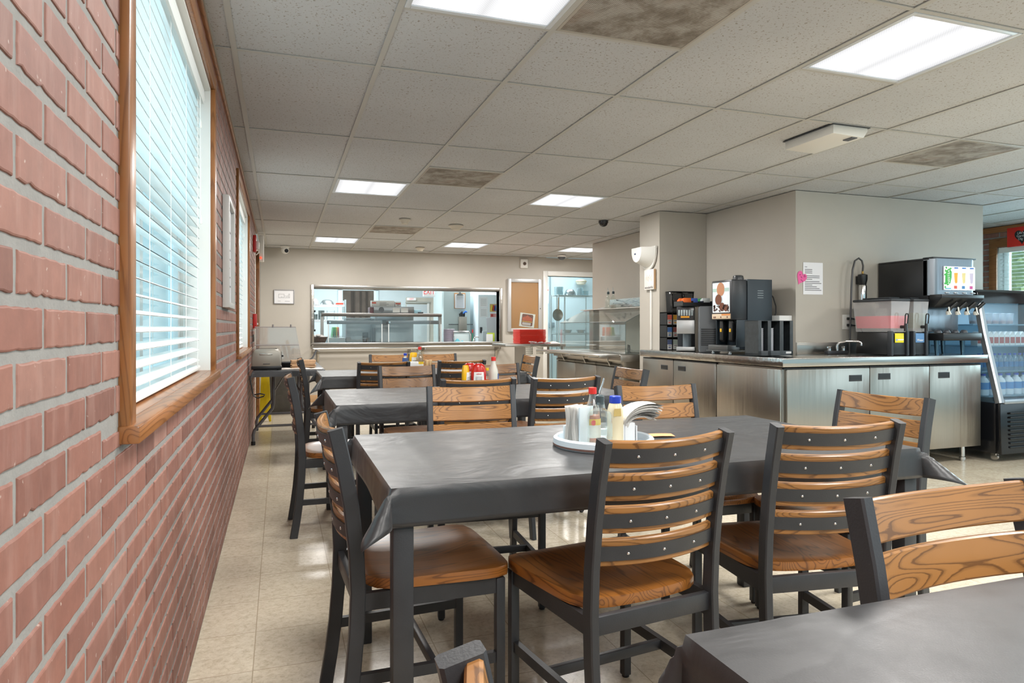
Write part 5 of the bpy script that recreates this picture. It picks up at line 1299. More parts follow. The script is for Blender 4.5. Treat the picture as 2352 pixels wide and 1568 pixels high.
for x0_, z0_, x1_, z1_ in ((-.02, 1.585, .06, 1.588), (-.02, 1.64, .06, 1.643), (-.02, 1.585, -.017, 1.643), (.058, 1.585, .061, 1.643), (.06, 1.61, .12, 1.613), (.07, 1.585, .14, 1.588), (.12, 1.588, .123, 1.64), (.138, 1.585, .141, 1.645), (.12, 1.642, .14, 1.645), (.01, 1.60, .04, 1.603), (.09, 1.597, .10, 1.6), (-.03, 1.535, .01, 1.538), (.07, 1.532, .14, 1.536)): mb.box((x0_, yy, z0_), (x1_, yy+.003, z1_))
wp(q, 'plan_lines', ink, mb)
cork = M('cork', (196, 140, 84), .8, noise=.14, nscale=120)
t, q = framed('notice_board', 'aluminium-framed cork board right of the serving hatch', 'notice board', 3.603, 4.205, 1.07, 1.955, .055, M('frame_alu', (196, 196, 196), .35, .4), cork, .05)
wp(t, 'glass_door', glass('board_glass', (244, 246, 244), .3, .03), MB().box((3.65, YF-.036, 1.115), (4.158, YF-.033, 1.91)))
wp(t, 'door_lock', slotm, MB().cyl((4.18, YF-.051, 1.46), .008, .004, axis='Y'))
t = thing('pinned_flyer', 'tilted white flyer with red lettering pinned low on the cork board', 'flyer', (3.95, YF-.028, 1.262), rot=(0, .12, 0))
MB().box((-.135, -.0015, -.115), (.135, .0, .115)).build('sheet', paper, t)
MB().prism([(-.1, -.07), (-.085, -.095), (.085, -.095), (.1, -.08), (.1, .085), (.085, .1), (-.085, .1), (-.1, .085)], .0008, mx=Matrix.Translation((0, -.0024, 0))).build('printed_panel', M('flyer_brown', (120, 64, 54), .6), t)
mb = MB()
for k in range(7): mb.box((-.085+k*.025, -.0034, -.01), (-.068+k*.025, -.0026, .08-.012*abs(k-3)))
mb.build('printed_bars', M('flyer_red', (222, 104, 70), .6), t)
MB().box((-.09, -.0034, -.03), (.09, -.0026, -.018)).build('printed_band', M('flyer_yellow', (236, 184, 90), .6), t)
MB().box((-.085, -.0034, -.085), (.07, -.0026, -.04)).build('pale_band', M('flyer_white', (206, 196, 198), .6), t)
t = thing('wall_strobe', 'small white alarm sounder high on the far wall above the cork board', 'alarm', (3.9, YF, 2.215))
MB().box((-.07, -.04, -.075), (.06, -.0005, .075), .008).build('housing', white_plastic, t)
MB().lathe([(.022, 0), (.03, 0), (.03, .004), (.022, .004)], 18, mx=Matrix.Translation((0, -.04, 0)) @ Matrix.Rotation(PI/2, 4, 'X')).box((-.004, -.044, -.02), (.004, -.04, .02)).box((-.02, -.044, -.004), (.02, -.04, .004)).build('sounder_grille', M('grille_brown', (110, 90, 76), .5), t)
# ------------------------------------------------------------------ brick wall fittings
t = thing('picture_frame', 'tall white-framed picture between the two blinds on the brick wall', 'picture', (XL, 3.98, 1.245))
mb = MB(); y0, y1, z0, z1 = 3.76, 4.22, 1.245, 1.825
mb.frame(y0, y1, z0, z1, XL+.001, XL+.034, .03, 'X')
wp(t, 'frame', M('frame_pale', (198, 196, 192), .4), mb); q = wp(t, 'picture_sheet', M('sheet_pale', (222, 222, 224), .5), MB().box((XL+.004, y0+.02, z0+.02), (XL+.016, y1-.02, z1-.02)))
mb = MB()
for k in range(7): mb.box((XL+.0155, y0+.07, z0+.12+k*.05), (XL+.0172, y1-.1-.03*(k % 3), z0+.128+k*.05))
wp(q, 'printed_lines', ink, mb)
alarm_red = M('alarm_red', (190, 34, 30), .4)
t = thing('fire_strobe', 'red fire strobe high on the end of the brick wall', 'fire alarm', (XL, 7.95, 2.07))
wp(t, 'wall_mount', alarm_red, MB().box((XL+.001, 7.89, 1.97), (XL+.035, 8.01, 2.15), .006)); wp(t, 'strobe_lens', white_plastic, MB().prism([(7.92, 2.0), (7.99, 2.0), (7.985, 2.06), (7.93, 2.09)], .03, .004, Matrix.Translation((XL+.034, 0, 0)) @ Matrix(((0, 1, 0, 0), (1, 0, 0, 0), (0, 0, 1, 0), (0, 0, 0, 1)))))
t = thing('pull_station', 'red fire alarm pull box low on the end of the brick wall', 'fire alarm', (XL, 7.95, 1.16))
wp(t, 'housing', alarm_red, MB().box((XL+.001, 7.88, 1.13), (XL+.04, 8.02, 1.29), .006)); wp(t, 'pull_bar', white_plastic, MB().box((XL+.04, 7.9, 1.17), (XL+.052, 8.0, 1.19), .003))
t = thing('light_switch', 'small steel switch plate below the red pull box', 'switch', (XL, 7.95, 1.02))
wp(t, 'plate', M('plate_steel', (160, 160, 158), .4, .5), MB().box((XL+.001, 7.9, .985), (XL+.014, 8.0, 1.065), .003)); wp(t, 'toggle', white_plastic, MB().box((XL+.014, 7.94, 1.015), (XL+.026, 7.96, 1.04), .003))
t = thing('door_alarm', 'slim white door alarm box with red lamp near the far corner', 'alarm', (XL, 8.95, 2.1))
wp(t, 'housing', white_plastic, MB().box((XL+.04, 8.92, 1.96), (XL+.09, 9.04, 2.28), .006)); wp(t, 'bracket', white_plastic, MB().tube([(XL, 8.9, 2.2), (XL+.04, 8.92, 2.18), (XL+.03, 8.9, 2.06), (XL, 8.88, 2.03)], .008, 6))
wp(t, 'red_lamp', M('led_red', (255, 60, 40), .3, emit=(255, 60, 40), es=3.), MB().ball((XL+.055, 8.915, 2.0), .014))
# ------------------------------------------------------------------ folding table by the brick wall with breakfast things
fx, fxx, fy, fyy = -.268, .41, 6.62, 8.35
ftz = .742
t = thing('folding_table', 'grey-legged folding table along the brick wall under the toaster', 'table', ((fx+fxx)/2, (fy+fyy)/2, 0))
wp(t, 'tabletop', M('folding_top', (120, 118, 114), .5), MB().box((fx+.04, fy+.02, ftz-.045), (fxx-.02, fyy-.02, ftz-.010), .006))
fm = M('leg_grey', (112, 112, 116), .4, .3)
for y in (7.02, 8.0):
    wp(t, 'leg_frame', fm, MB().tube([(-.06, y, ftz-.05), (-.06, y, .4), (-.07, y, .35), (-.235, y, .14), (-.245, y, .1), (-.245, y, .01)], .016, 10).tube([(.2, y, ftz-.05), (.2, y, .4), (.21, y, .35), (.35, y, .16), (.36, y, .1), (.36, y, .01)], .016, 10).tube([(-.2, y, .18), (.33, y, .18)], .012, 8))
    for x in (-.245, .36): wp(t, 'foot_cap', black_plastic, MB().cyl((x, y, .018), .02, .036))
wp(t, 'brace', fm, MB().tube([(-.06, 7.02, .5), (.07, 7.5, ftz-.06), (.2, 7.02, .5)], .008, 8))
o = solo('tablecloth', 'black vinyl cloth on the folding table under the toaster', 'tablecloth', cloth_mesh((fxx-fx)/2-.02, (fyy-fy)/2-.004, .055, (.3, .8, .3, .5), 9), vinyl_m, ((fx+fxx)/2+.012, (fy+fyy)/2, ftz), group='black vinyl tablecloths')
fz = ftz+.0012
t = thing('toaster', 'rounded silver toaster on the cloth by the brick wall', 'toaster', (-.118, 6.76, fz))
tm = M('toaster_grey', (158, 152, 142), .38, .5)
def toast(u, v):
    a = PI*u; return None
mb = MB(); pr2 = [(-.128, .03), (-.132, .09), (-.124, .165), (-.108, .192), (-.07, .2), (.07, .2), (.108, .192), (.124, .165), (.132, .09), (.128, .03)]
mb.prism(pr2, .17, .012, Matrix.Translation((0, -.085, 0))); mb.build('body', tm, t)
MB().box((-.134, -.088, .006), (.134, .088, .04), .008).build('base', black_plastic, t)
MB().box((-.06, -.0885, .142), (.052, -.083, .156), .004).build('embossed_bar', M('toaster_bright', (206, 204, 198), .2, .9), t)
MB().box((-.03, -.0875, .055), (.03, -.083, .062), .001).build('badge', M('badge_dark', (60, 58, 56), .4), t)
MB().box((-.09, -.03, .197), (.09, -.012, .2015)).box((-.09, .012, .197), (.09, .03, .2015)).build('bread_slot', black_plastic, t)
MB().box((.131, -.012, .12), (.15, .012, .138), .004).box((.13, -.004, .06), (.134, .004, .17)).build('lever', black_plastic, t)
for x in (-.1, .1):
    for y in (-.06, .06): MB().cyl((x, y, .004), .012, .008).build('foot', black_plastic, t)
ws('power_cord', 'black cord hanging from the toaster down beside the brick wall', 'cord', MB().tube([(-.262, 6.6, .70), (-.25, 6.58, .63), (-.235, 6.57, .55), (-.225, 6.56, .52), (-.19, 6.55, .50), (-.14, 6.55, .515), (-.13, 6.55, .53), (-.17, 6.55, .54), (-.22, 6.56, .53)], .006, 8), black_plastic)
acr = glass('acrylic', (252, 251, 250), .3, .03, .08)
t = thing('acrylic_case', 'clear acrylic pastry case standing behind the toaster', 'display case', (-.02, 7.75, fz+.002))
mb = MB(); w_, d_, h_ = .2, .17, .40
mb.prism([(-w_-.03, 0), (w_+.05, 0), (w_-.02, h_), (-w_-.03, h_)], .004, mx=Matrix.Translation((0, -d_, 0))); mb.prism([(-w_-.03, 0), (w_+.05, 0), (w_-.02, h_), (-w_-.03, h_)], .004, mx=Matrix.Translation((0, d_, 0)))
mb.box((-w_-.03, -d_, h_-.004), (w_-.02, d_, h_)); mb.box((-w_-.03, -d_, h_*.52), (w_, d_, h_*.53)); mb.box((-w_-.034, -d_, 0), (-w_-.03, d_, h_)); mb.build('case_shell', acr, t)
MB().prism([(w_+.046, 0), (w_+.05, 0), (w_-.02, h_), (w_-.024, h_)], 2*d_, mx=Matrix.Translation((0, -d_, 0))).box((.05, -d_-.004, .06), (.16, -d_, .19)).build('case_door', acr, t)
MB().tube([(-w_-.03, -d_, h_), (w_-.02, -d_, h_)], .005, 8).tube([(-w_-.03, -d_, h_*.525), (w_+.01, -d_, h_*.525)], .006, 8).build('acrylic_edge', glass('acrylic_edge', (236, 232, 232), .5, .05, .45, (226, 222, 222)), t)
for x in (-.05, .13): MB().cyl((x, -d_, h_+.012), .009, .03).build('hinge_knob', M('knob_grey', (150, 146, 146), .4), t)
t = thing('serving_pan', 'worn black pan with handle pointing up behind the paper bags', 'pan', (.12, 7.25, fz), .3)
MB().lathe([(0, .004), (.11, .004), (.14, .045), (.145, .045), (.115, 0), (0, 0)], 24, cap=False).build('pan_body', M('pan_black', (58, 58, 60), .5, noise=.3, nscale=30), t)
MB().sweep([(.12, 0, .04), (.17, .0, .055), (.21, 0, .085), (.235, 0, .13), (.25, 0, .165)], .02, .012, ax=Vector((0, 1, 0))).build('handle', M('handle_grey', (96, 96, 98), .45), t)
kraft = M('kraft_paper', (196, 158, 122), .8, noise=.06, nscale=30)
for k in range(7):
    t_ = ['bottom', 'second', 'third', 'fourth', 'fifth', 'sixth', 'top'][k]; r_ = random.Random(k)
    ws('paper_bag', 'folded brown paper bag, %s of the pile on the folding table' % t_, 'paper bag', MB().box((.1, 6.86, fz+k*.0115), (.33, 7.02, fz+k*.0115+.0105), .004, mx=Matrix.Translation((.215, 6.94, 0)) @ Matrix.Rotation(r_.uniform(-.1, .1), 4, 'Z') @ Matrix.Translation((-.215, -.94-6, 0))), kraft, 'folded paper bags')
for k, (x, y, r_) in enumerate(((.10, 6.79, .3), (.29, 6.73, -.2))):
    ws('wax_paper', ['pale sheet of wax paper lying left before the bag pile', 'pale sheet of wax paper lying right before the bag pile'][k], 'paper', MB().grid(lambda u, v: ((u-.5)*.2, (v-.5)*.12, .003+.012*abs(math.sin(u*5+k))*abs(math.sin(v*4))), 10, 8, mx=Matrix.Translation((x, y, fz)) @ Matrix.Rotation(r_, 4, 'Z')), M('wax_white', (214, 204, 196), .5), 'sheets of wax paper')
# yellow floor sign and dark bin behind the table
t = thing('floor_sign', 'folded yellow wet floor sign leaning behind the folding table', 'floor sign', (-.17, 8.75, 0))
ym = M('sign_yellow', (232, 206, 20), .4)
for s, a in ((-1, .05), (1, .0)): MB().prism([(-.07, 0), (-.045, 0), (-.03, .06), (.03, .06), (.045, 0), (.07, 0), (.045, .6), (.02, .63), (-.02, .63), (-.045, .6)], .012, .003, Matrix.Translation((.0, s*.03, 0)) @ Matrix.Rotation(s*.045, 4, 'X')).build('sign_panel', ym, t)
t = thing('waste_bin', 'dark grey square bin standing against the far wall behind the folding table', 'bin', (.12, 9.6, 0))
bm_ = M('bin_dark', (74, 72, 70), .6, noise=.15, nscale=14)
MB().taper((-.24, -.2, 0), (.24, .2, .62), (1.1, 1.1), .02).build('bin_body', bm_, t); MB().box((-.28, -.235, .58), (.28, .235, .66), .02).build('bin_rim', bm_, t)
# ------------------------------------------------------------------ kitchen beyond the hatch
KY = 14.6
kw = struct('wall_kitchen_back', MB().box((-.6, KY, 0), (7.5, KY+.1, 2.75)), kitchen_wall_mat)
struct('wall_kitchen_left', MB().box((-.6, YF+.14, 0), (-.5, KY, 2.75)), kitchen_wall_mat)
struct('wall_kitchen_right', MB().box((6.9, YF+.14, 0), (7., KY, 2.75)), kitchen_wall_mat)
struct('wall_kitchen_front', MB().box((-.6, YF+.14, CEIL), (7., YF+.16, 2.75)), kitchen_wall_mat)
struct('ceiling_kitchen', MB().box((-.6, YF+.14, 2.75), (7., KY, 2.8)), M('kitchen_ceiling', (216, 222, 222), .7))
def kp(x, y, Y): return P(x, y, Y)
def kbox(mb, x0, y0, x1, y1, Y, d, bev=.004):
    a, b_ = P(x0, y1, Y), P(x1, y0, Y); return mb.box((a.x, Y, a.z), (b_.x, Y+d, b_.z), bev)
# doorways in the back wall
t = thing('walk_in_doorway', 'pale-cased dark storeroom doorway in the kitchen back wall', 'doorway', (P(822, 780, KY).x, KY-.01, 0))
a, b_ = P(787, 790, KY), P(858, 668, KY)
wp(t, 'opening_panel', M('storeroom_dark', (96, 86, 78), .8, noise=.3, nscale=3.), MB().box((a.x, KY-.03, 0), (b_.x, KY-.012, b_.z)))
mb = MB(); mb.box((a.x-.1, KY-.05, 0), (a.x, KY-.001, b_.z+.1), .006); mb.box((b_.x, KY-.05, 0), (b_.x+.1, KY-.001, b_.z+.1), .006); mb.box((a.x-.1, KY-.05, b_.z), (b_.x+.1, KY-.001, b_.z+.1), .006); wp(t, 'casing', M('casing_pale', (216, 232, 238), .4), mb)
mb = MB()
for xx in (806, 811, 826, 840): mb.box((P(xx, 700, KY).x, KY-.06, .3), (P(xx, 700, KY).x+.035, KY-.03, b_.z-.02))
wp(t, 'rack_upright', M('rack_brown', (60, 52, 46), .7), mb)
t = thing('hall_door', 'pale grey corridor door seen beneath the exit sign', 'door', (P(955, 780, KY).x, KY-.01, 0))
a, b_ = P(932, 790, KY), P(1018, 684, KY)
wp(t, 'hall_wall', M('hall_beige', (206, 200, 186), .6), MB().box((a.x, KY-.03, 0), (b_.x, KY-.012, b_.z)))
a, b_ = P(933, 790, KY), P(980, 699, KY)
wp(t, 'door_leaf', M('door_pale', (198, 206, 208), .5), MB().box((a.x, KY-.045, 0), (b_.x, KY-.03, b_.z), .004)); wp(t, 'door_head', M('head_grey', (176, 176, 168), .5), MB().box((a.x-.02, KY-.06, b_.z+.02), (b_.x+.07, KY-.03, b_.z+.06), .004)); wp(t, 'door_jamb', paint_trim, MB().box((b_.x, KY-.055, 0), (b_.x+.05, KY-.03, b_.z+.02), .004))
def sign(label, x0, y0, x1, y1, Y, s):
    a, b_ = P(x0, y1, Y), P(x1, y0, Y)
    t = thing('exit_sign', label, 'exit sign', ((a.x+b_.x)/2, Y, (a.z+b_.z)/2), group='red and white exit signs'); w_, h_ = (b_.x-a.x)/2, (b_.z-a.z)/2
    MB().box((-w_, -.05, -h_), (w_, -.001, h_), .012).build('sign_housing', M('exit_white', (240, 240, 240), .4, emit=(240, 240, 240), es=.25), t)
    text('lettering', 'EXIT', s, M('exit_red', (226, 60, 60), .4, emit=(226, 60, 60), es=.3), t, (0, -.0515, .0), FACE_CAM, sx=.72)
    if Y < 13: MB().tube([(0, -.025, h_), (0, -.025, 2.749-t.location.z)], .01, 8).build('hanger_rod', white_plastic, t)
sign('lit white exit sign with red letters hanging in the kitchen', 971, 660, 998, 681, 12.6, .15)
sign('small far exit sign above the corridor door', 934, 684, 955, 690, KY-.034, .06)
t = thing('fire_bell', 'small square red alarm right of the corridor door', 'fire alarm', P(1007, 691, KY-.033))
MB().box((-.045, -.04, -.05), (.045, 0, .05), .01).build('housing', alarm_red, t); MB().box((-.028, -.046, -.01), (.028, -.04, .018), .003).build('lens', white_plastic, t)
# storage rack left with bowls
Yr = 12.9
t = thing('wire_rack', 'chrome wire storage rack at the kitchen left side', 'rack', (.85, Yr, 0))
mb = MB(); rk = M('rack_chrome', (176, 190, 192), .35, .5)
xr0, xr1 = P(716, 700, Yr).x-.2, P(793, 700, Yr).x
for x in (xr0, xr1):
    for y in (Yr, Yr+.45): mb.tube([(x, y, 0), (x, y, P(793, 688, Yr).z)], .018, 8)
wp(t, 'rack_post', rk, mb)
RZ = [P(740, 779, Yr).z, P(740, 735, Yr).z, P(740, 700, Yr).z]
for z in RZ:
    mb = MB()
    for q in range(14): mb.tube([(xr0, Yr+q*.45/13, z), (xr1, Yr+q*.45/13, z)], .004, 5)
    for y in (Yr, Yr+.45): mb.tube([(xr0, y, z-.02), (xr1, y, z-.02)], .007, 6).tube([(xr0, y, z), (xr1, y, z)], .007, 6)
    wp(t, 'wire_shelf', rk, mb)
st_bowl = M('bowl_steel', (190, 196, 198), .22, .9)
def bowl(label, x, y, z, r, h, up=False, m_=None, g='upturned steel bowls'):
    t = solo('mixing_bowl', label, 'bowl', MB().lathe([(r, 0), (r*.98, h*.08), (r*.86, h*.55), (r*.6, h*.9), (r*.35, h), (0, h)], 24), m_ or st_bowl, (x, y, z), 0, g); return t
bowl('large upturned steel bowl on the kitchen rack top shelf', P(753, 690, Yr).x, Yr+.2, RZ[2]+.005, .13, .1)
bowl('cloudy upturned bowl at the rack top left corner', P(722, 690, Yr).x, Yr+.2, RZ[2]+.005, .1, .12, m_=M('bowl_cloudy', (186, 196, 198), .25, .6))
ws('food_cover', 'long red plastic lid on the kitchen rack top shelf', 'lid', MB().box((P(773, 690, Yr).x, Yr+.03, RZ[2]+.009), (P(789, 690, Yr).x, Yr+.25, RZ[2]+.045), .008), M('lid_red', (232, 70, 54), .4))
ws('chafing_stand', 'small wire stand on the kitchen rack middle', 'wire stand', MB().tube([(P(750, 715, Yr).x, Yr+.1, RZ[1]+.16), (P(771, 715, Yr).x, Yr+.1, RZ[1]+.16)], .005, 6).tube([(P(752, 715, Yr).x, Yr+.1, RZ[1]+.004), (P(752, 715, Yr).x, Yr+.1, RZ[1]+.18)], .005, 6).tube([(P(769, 715, Yr).x, Yr+.1, RZ[1]+.004), (P(769, 715, Yr).x, Yr+.1, RZ[1]+.18)], .005, 6).tube([(P(750, 715, Yr).x, Yr+.1, RZ[1]+.11), (P(771, 715, Yr).x, Yr+.1, RZ[1]+.11)], .005, 6), M('wire_dark', (120, 130, 134), .4, .5))
for k, (px, hh) in enumerate(((723, .1), (739, .17))):
    ws('steel_canister', ['short steel canister on the kitchen rack', 'tall steel canister on the kitchen rack'][k], 'canister', MB().lathe([(.05, 0), (.055, .005), (.055, hh), (.058, hh+.004), (.05, hh+.006)], 18, (P(px, 730, Yr).x, Yr+.1, RZ[1]+.005)), M('canister_grey', (150, 156, 156), .3, .7))
t = thing('hanging_ladle', 'long black-handled ladle hanging at the hatch left side', 'ladle', (P(720.5, 735, 11.6).x, 11.6, P(720.5, 735, 11.6).z))
MB().tube([(0, 0, .13), (0, 0, -.15)], .01, 8).build('shaft', M('shaft_steel', (110, 112, 114), .35, .6), t); MB().box((-.03, -.012, .13), (.03, .012, .165), .006).box((-.03, -.012, -.185), (.03, .012, -.15), .006).build('handle', black_plastic, t)
# cutting boards in a rack
cb = [((60, 160, 80), 'green'), ((70, 176, 90), 'second green'), ((226, 196, 40), 'yellow'), ((208, 92, 60), 'red')]
Yc = 12.2; zc = P(770, 775, Yc).z
struct_sh = thing('board_rack', 'low pale shelf carrying the upright coloured boards', 'shelf', (P(775, 780, Yc).x, Yc, 0))
wp(struct_sh, 'shelf_box', M('shelf_blue_white', (206, 222, 228), .5), MB().box((P(748, 780, Yc).x, Yc-.1, 0), (P(792, 780, Yc).x, Yc+.35, zc), .01))
mb = MB()
for q in range(8): mb.tube([(P(752+q*5, 775, Yc).x, Yc-.09, zc), (P(752+q*5, 775, Yc).x, Yc-.09, zc+.03), (P(754.5+q*5, 775, Yc).x, Yc-.09, zc+.03), (P(754.5+q*5, 775, Yc).x, Yc-.09, zc)], .004, 5)
wp(struct_sh, 'divider_wire', rk, mb)
for k, (px, (c_, nm)) in enumerate(zip((763, 768, 773, 778), cb)):
    x = P(px, 770, Yc).x
    ws('cutting_board', '%s cutting board standing on the kitchen shelf' % nm, 'cutting board', MB().box((x-.008, Yc-.05, zc+.002), (x+.008, Yc+.28, zc+P(770, 751, Yc).z-zc), .006, mx=Matrix.Translation((x, 0, zc)) @ Matrix.Rotation((.12, .08, .02, -.03)[k], 4, 'Y') @ Matrix.Translation((-x, 0, -zc))), M('board_'+nm.split()[-1], c_, .5), 'coloured cutting boards')
# heated serving line with glass guard
Yg = 11.25
t = thing('heated_pass', 'steel heated serving pass with glass guard inside the hatch', 'serving pass', (P(877, 760, Yg).x, Yg, 0))
a, b_ = P(738, 725.5, Yg), P(1015, 720, Yg)
wp(t, 'top_shelf', steel('pass_steel', (130, 126, 122), .35, 'X'), MB().box((a.x, Yg, a.z), (b_.x, Yg+.4, b_.z), .006))
za = HZ0-.02
wp(t, 'counter', ssx, MB().box((HX0-.2, Yg-.18, .1), (HX1+.5, Yg+.6, za), .005))
for px in (737, 1011): wp(t, 'post', ss, MB().box((P(px, 750, Yg).x, Yg+.1, za), (P(px, 750, Yg).x+.05, Yg+.16, a.z)))
dk = M('heat_strip', (84, 88, 90), .35, .4)
for x0_, x1_ in ((752, 875), (889, 1009)):
    p0, p1 = P(x0_, 744, Yg+.05), P(x1_, 736, Yg+.05)
    q = wp(t, 'heat_strip', dk, MB().box((p0.x, Yg+.05, p0.z), (p1.x, Yg+.17, p1.z), .006))
    wp(q, 'control_knob', chrome, MB().cyl((p0.x+.04, Yg+.045, (p0.z+p1.z)/2), .015, .02, axis='Y'))
    wp(t, 'guard_glass', glass('pass_glass', (248, 251, 251), .3, .03, .04, (214, 224, 224)), MB().box((p0.x, Yg-.1, za+.02), (p1.x, Yg-.094, p0.z+.06)))
    for xx in (p0.x+.005, p1.x-.005): wp(t, 'glass_edge', M('edge_white', (220, 226, 226), .3), MB().box((xx-.008, Yg-.104, za), (xx+.008, Yg-.09, p0.z)))
# ovens behind the guard
t = thing('oven_stack', 'wide stainless oven back behind the serving pass', 'oven', (P(905, 790, 12.).x, 12., 0))
kbox(mb := MB(), 862, 716, 950, 905, 12., .7, .01); wp(t, 'oven_body', steel('oven_steel', (150, 158, 160), .35, 'Z'), mb)
mb = MB(); kbox(mb, 859.5, 752, 861.8, 905, 11.99, .3, 0); wp(t, 'side_gap', black_plastic, mb)
t = thing('range_back', 'grey steel equipment back left of the oven', 'kitchen equipment', (P(825, 790, 12.3).x, 12.3, 0))
kbox(mb := MB(), 795, 730, 852, 900, 12.3, .5, .01); wp(t, 'steel_body', steel('range_steel', (146, 154, 156), .4, 'Z'), mb)
t2_ = kbox(MB(), 833, 763, 846, 775, 12.28, .03, .002); wp(t, 'black_panel', black_plastic, t2_)
t2_ = kbox(MB(), 834, 778, 843, 786, 12.27, .03, .002); wp(t, 'lower_panel', M('panel_brown', (70, 52, 44), .4), t2_)
# conveyor toaster and foil boxes on the pass shelf
zt_ = P(1015, 720, Yg).z+.003
t = thing('conveyor_toaster', 'grey steel toaster oven with round fan on the pass shelf', 'toaster oven', (P(900, 712, Yg+.12).x, Yg+.12, zt_))
a, b_ = P(850, 712, Yg+.12), P(951, 704, Yg+.12); h_ = P(900, 704, Yg+.12).z-zt_
xa_, xb_ = a.x-t.location.x, b_.x-t.location.x
MB().box((xa_+.06, 0, 0), (xb_, .3, h_), .004).build('toaster_body', steel('toaster_steel', (150, 156, 158), .35, 'X'), t)
MB().box((xa_, .02, 0), (xa_+.06, .28, h_*.9), .004).build('side_panel', M('toaster_side', (110, 80, 84), .4), t)
mb = MB(); cxk = P(876, 710, Yg+.12).x-t.location.x
mb.lathe([(0, 0), (.045, 0), (.045, .006), (0, .006)], 20, mx=Matrix.Translation((cxk, 0, h_*.52)) @ Matrix.Rotation(PI/2, 4, 'X')); mb.build('fan_guard', M('fan_dark', (92, 98, 102), .4), t)
for px in (913, 932): MB().box((P(px, 710, Yg).x-t.location.x-.06, -.004, .015), (P(px, 710, Yg).x-t.location.x+.06, 0, h_-.02)).build('rating_plate', M('plate_pale', (206, 208, 204), .5), t)
zt2 = zt_+h_+.002
for k, (x0_, x1_, hh, lab) in enumerate(((853, 906, .1, 'long white foil wrap box with red stripes on the toaster oven'), (907, 921, .085, 'short white box with orange label on the toaster oven'))):
    a, b_ = P(x0_, 700, Yg+.2), P(x1_, 700, Yg+.2); cx_ = (a.x+b_.x)/2; w_ = (b_.x-a.x)/2
    t = thing('wrap_box', lab, 'box', (cx_, Yg+.25, zt2), group='wrap boxes on the toaster oven')
    MB().box((-w_, -.05, 0), (w_, .05, hh), .002).build('carton', M('box_white', (228, 228, 226), .6), t)
    MB().box((-w_+.01, -.052, hh*.5), (-w_+.01+w_*(.35 if k == 0 else 1.7), -.05, hh*.72)).build('printed_band', M('band_red', (220, 90, 70), .5), t)
    mb = MB()
    for q in range(3): mb.box((-w_*.3, -.052, hh*(.2+q*.2)), (w_*(.3+.2*(q % 2)), -.05, hh*(.26+q*.2)))
    mb.build('printed_lines', ink, t)
ws('blue_wipes', 'pale blue packet at the right end of the pass shelf', 'packet', MB().box((P(951, 710, Yg+.15).x, Yg+.15, zt_), (P(968, 710, Yg+.15).x, Yg+.3, zt_+.06), .012), M('packet_blue', (170, 212, 226), .4))
ws('black_remote', 'small dark device right of the blue packet', 'device', MB().box((P(961, 710, Yg+.08).x, Yg+.06, zt_), (P(972, 710, Yg+.08).x, Yg+.14, zt_+.022), .006), dark_plastic)
# right side: wall pier with clipboard, knife holder; papers; plates; basket
Yp = 12.5
struct('wall_kitchen_pier', MB().box((P(1019, 700, Yp).x, Yp, 0), (P(1080, 700, Yp).x, Yp+.9, 2.74)), M('pier_paint', (190, 204, 204), .5))
c0_ = P(1056, 690.5, Yp)
t = thing('clipboard', 'brown clipboard with printed sheet hanging on the kitchen pier', 'clipboard', (c0_.x, Yp, c0_.z))
MB().box((-.11, -.008, -.15), (.11, -.001, .15), .003).build('board', M('board_brown', (176, 132, 92), .6), t); s_ = MB().box((-.095, -.0105, -.14), (.095, -.008, .125)).build('sheet', M('notice_paper', (236, 236, 240), .7), t)
mb = MB()
for k in range(9): mb.box((-.07, -.0115, -.12+k*.024), (.07, -.0105, -.115+k*.024))
mb.build('typed_lines', ink, s_); MB().prism([(-.07, .1), (.07, .1), (.05, .13), (.025, .135), (.015, .165), (-.015, .165), (-.025, .135), (-.05, .13)], .012, .002, Matrix.Translation((0, -.022, 0))).build('metal_clip', M('clip_grey', (120, 122, 120), .4, .7), t)
k0 = P(1061, 744, Yp)
t = thing('knife_holder', 'narrow steel wall knife holder with black and blue handles', 'knife holder', (k0.x, Yp, k0.z))
MB().box((-.075, -.09, -.16), (.075, -.002, .14), .004).build('holder_body', M('holder_steel', (166, 162, 154), .35, .7), t)
for k in range(5): MB().tube([(-.05+k*.022, -.04-.006*(k % 2), .13), (-.058+k*.024, -.045, .2+.02*(k % 3))], .011, 8).build('knife_handle', black_plastic, t)
MB().tube([(.01, -.05, .2), (.06, -.055, .24), (.085, -.055, .225)], [.014, .018, .014], 8).build('blue_handle', M('handle_blue', (44, 104, 190), .4), t)
MB().tube([(-.26, -.01, -.005), (.21, -.01, -.005)], .008, 8).build('wall_rail', M('bar_dark', (90, 94, 96), .4, .5), t)
pl0 = None; zb = za+.002; Yq = 11.32
xq = P(1031, 780, Yq).x
for k in range(16):
    if pl0 is None:
        pl0 = solo('dinner_plate', 'x', 'plate', MB().lathe([(0, .004), (.06, .004), (.1, .02), (.102, .022), (.098, .024), (.06, .009), (0, .009)], 24, cap=False), M('plate_mauve', (206, 200, 212), .35), (xq, Yq, zb), 0, 'stacked plates in the hatch'); o = pl0
    else: o = pl0.copy(); C.objects.link(o); o.location = (xq, Yq, zb+k*.0135)
    o['label'] = 'pale plate, number %d from the bottom of the stack in the hatch' % (k+1) if 0 < k < 15 else ('bottom pale plate of the stack in the hatch' if k == 0 else 'top pale plate of the stack in the hatch')
t = thing('wicker_basket', 'brown wicker basket of white wrapped rolls on the hatch sill', 'basket', (P(733, 780, 11.16).x, 11.16, HZ0-.018))
bk_ = M('wicker_brown', (86, 74, 66), .7, noise=.4, nscale=60, bump=.6, bscale=90)
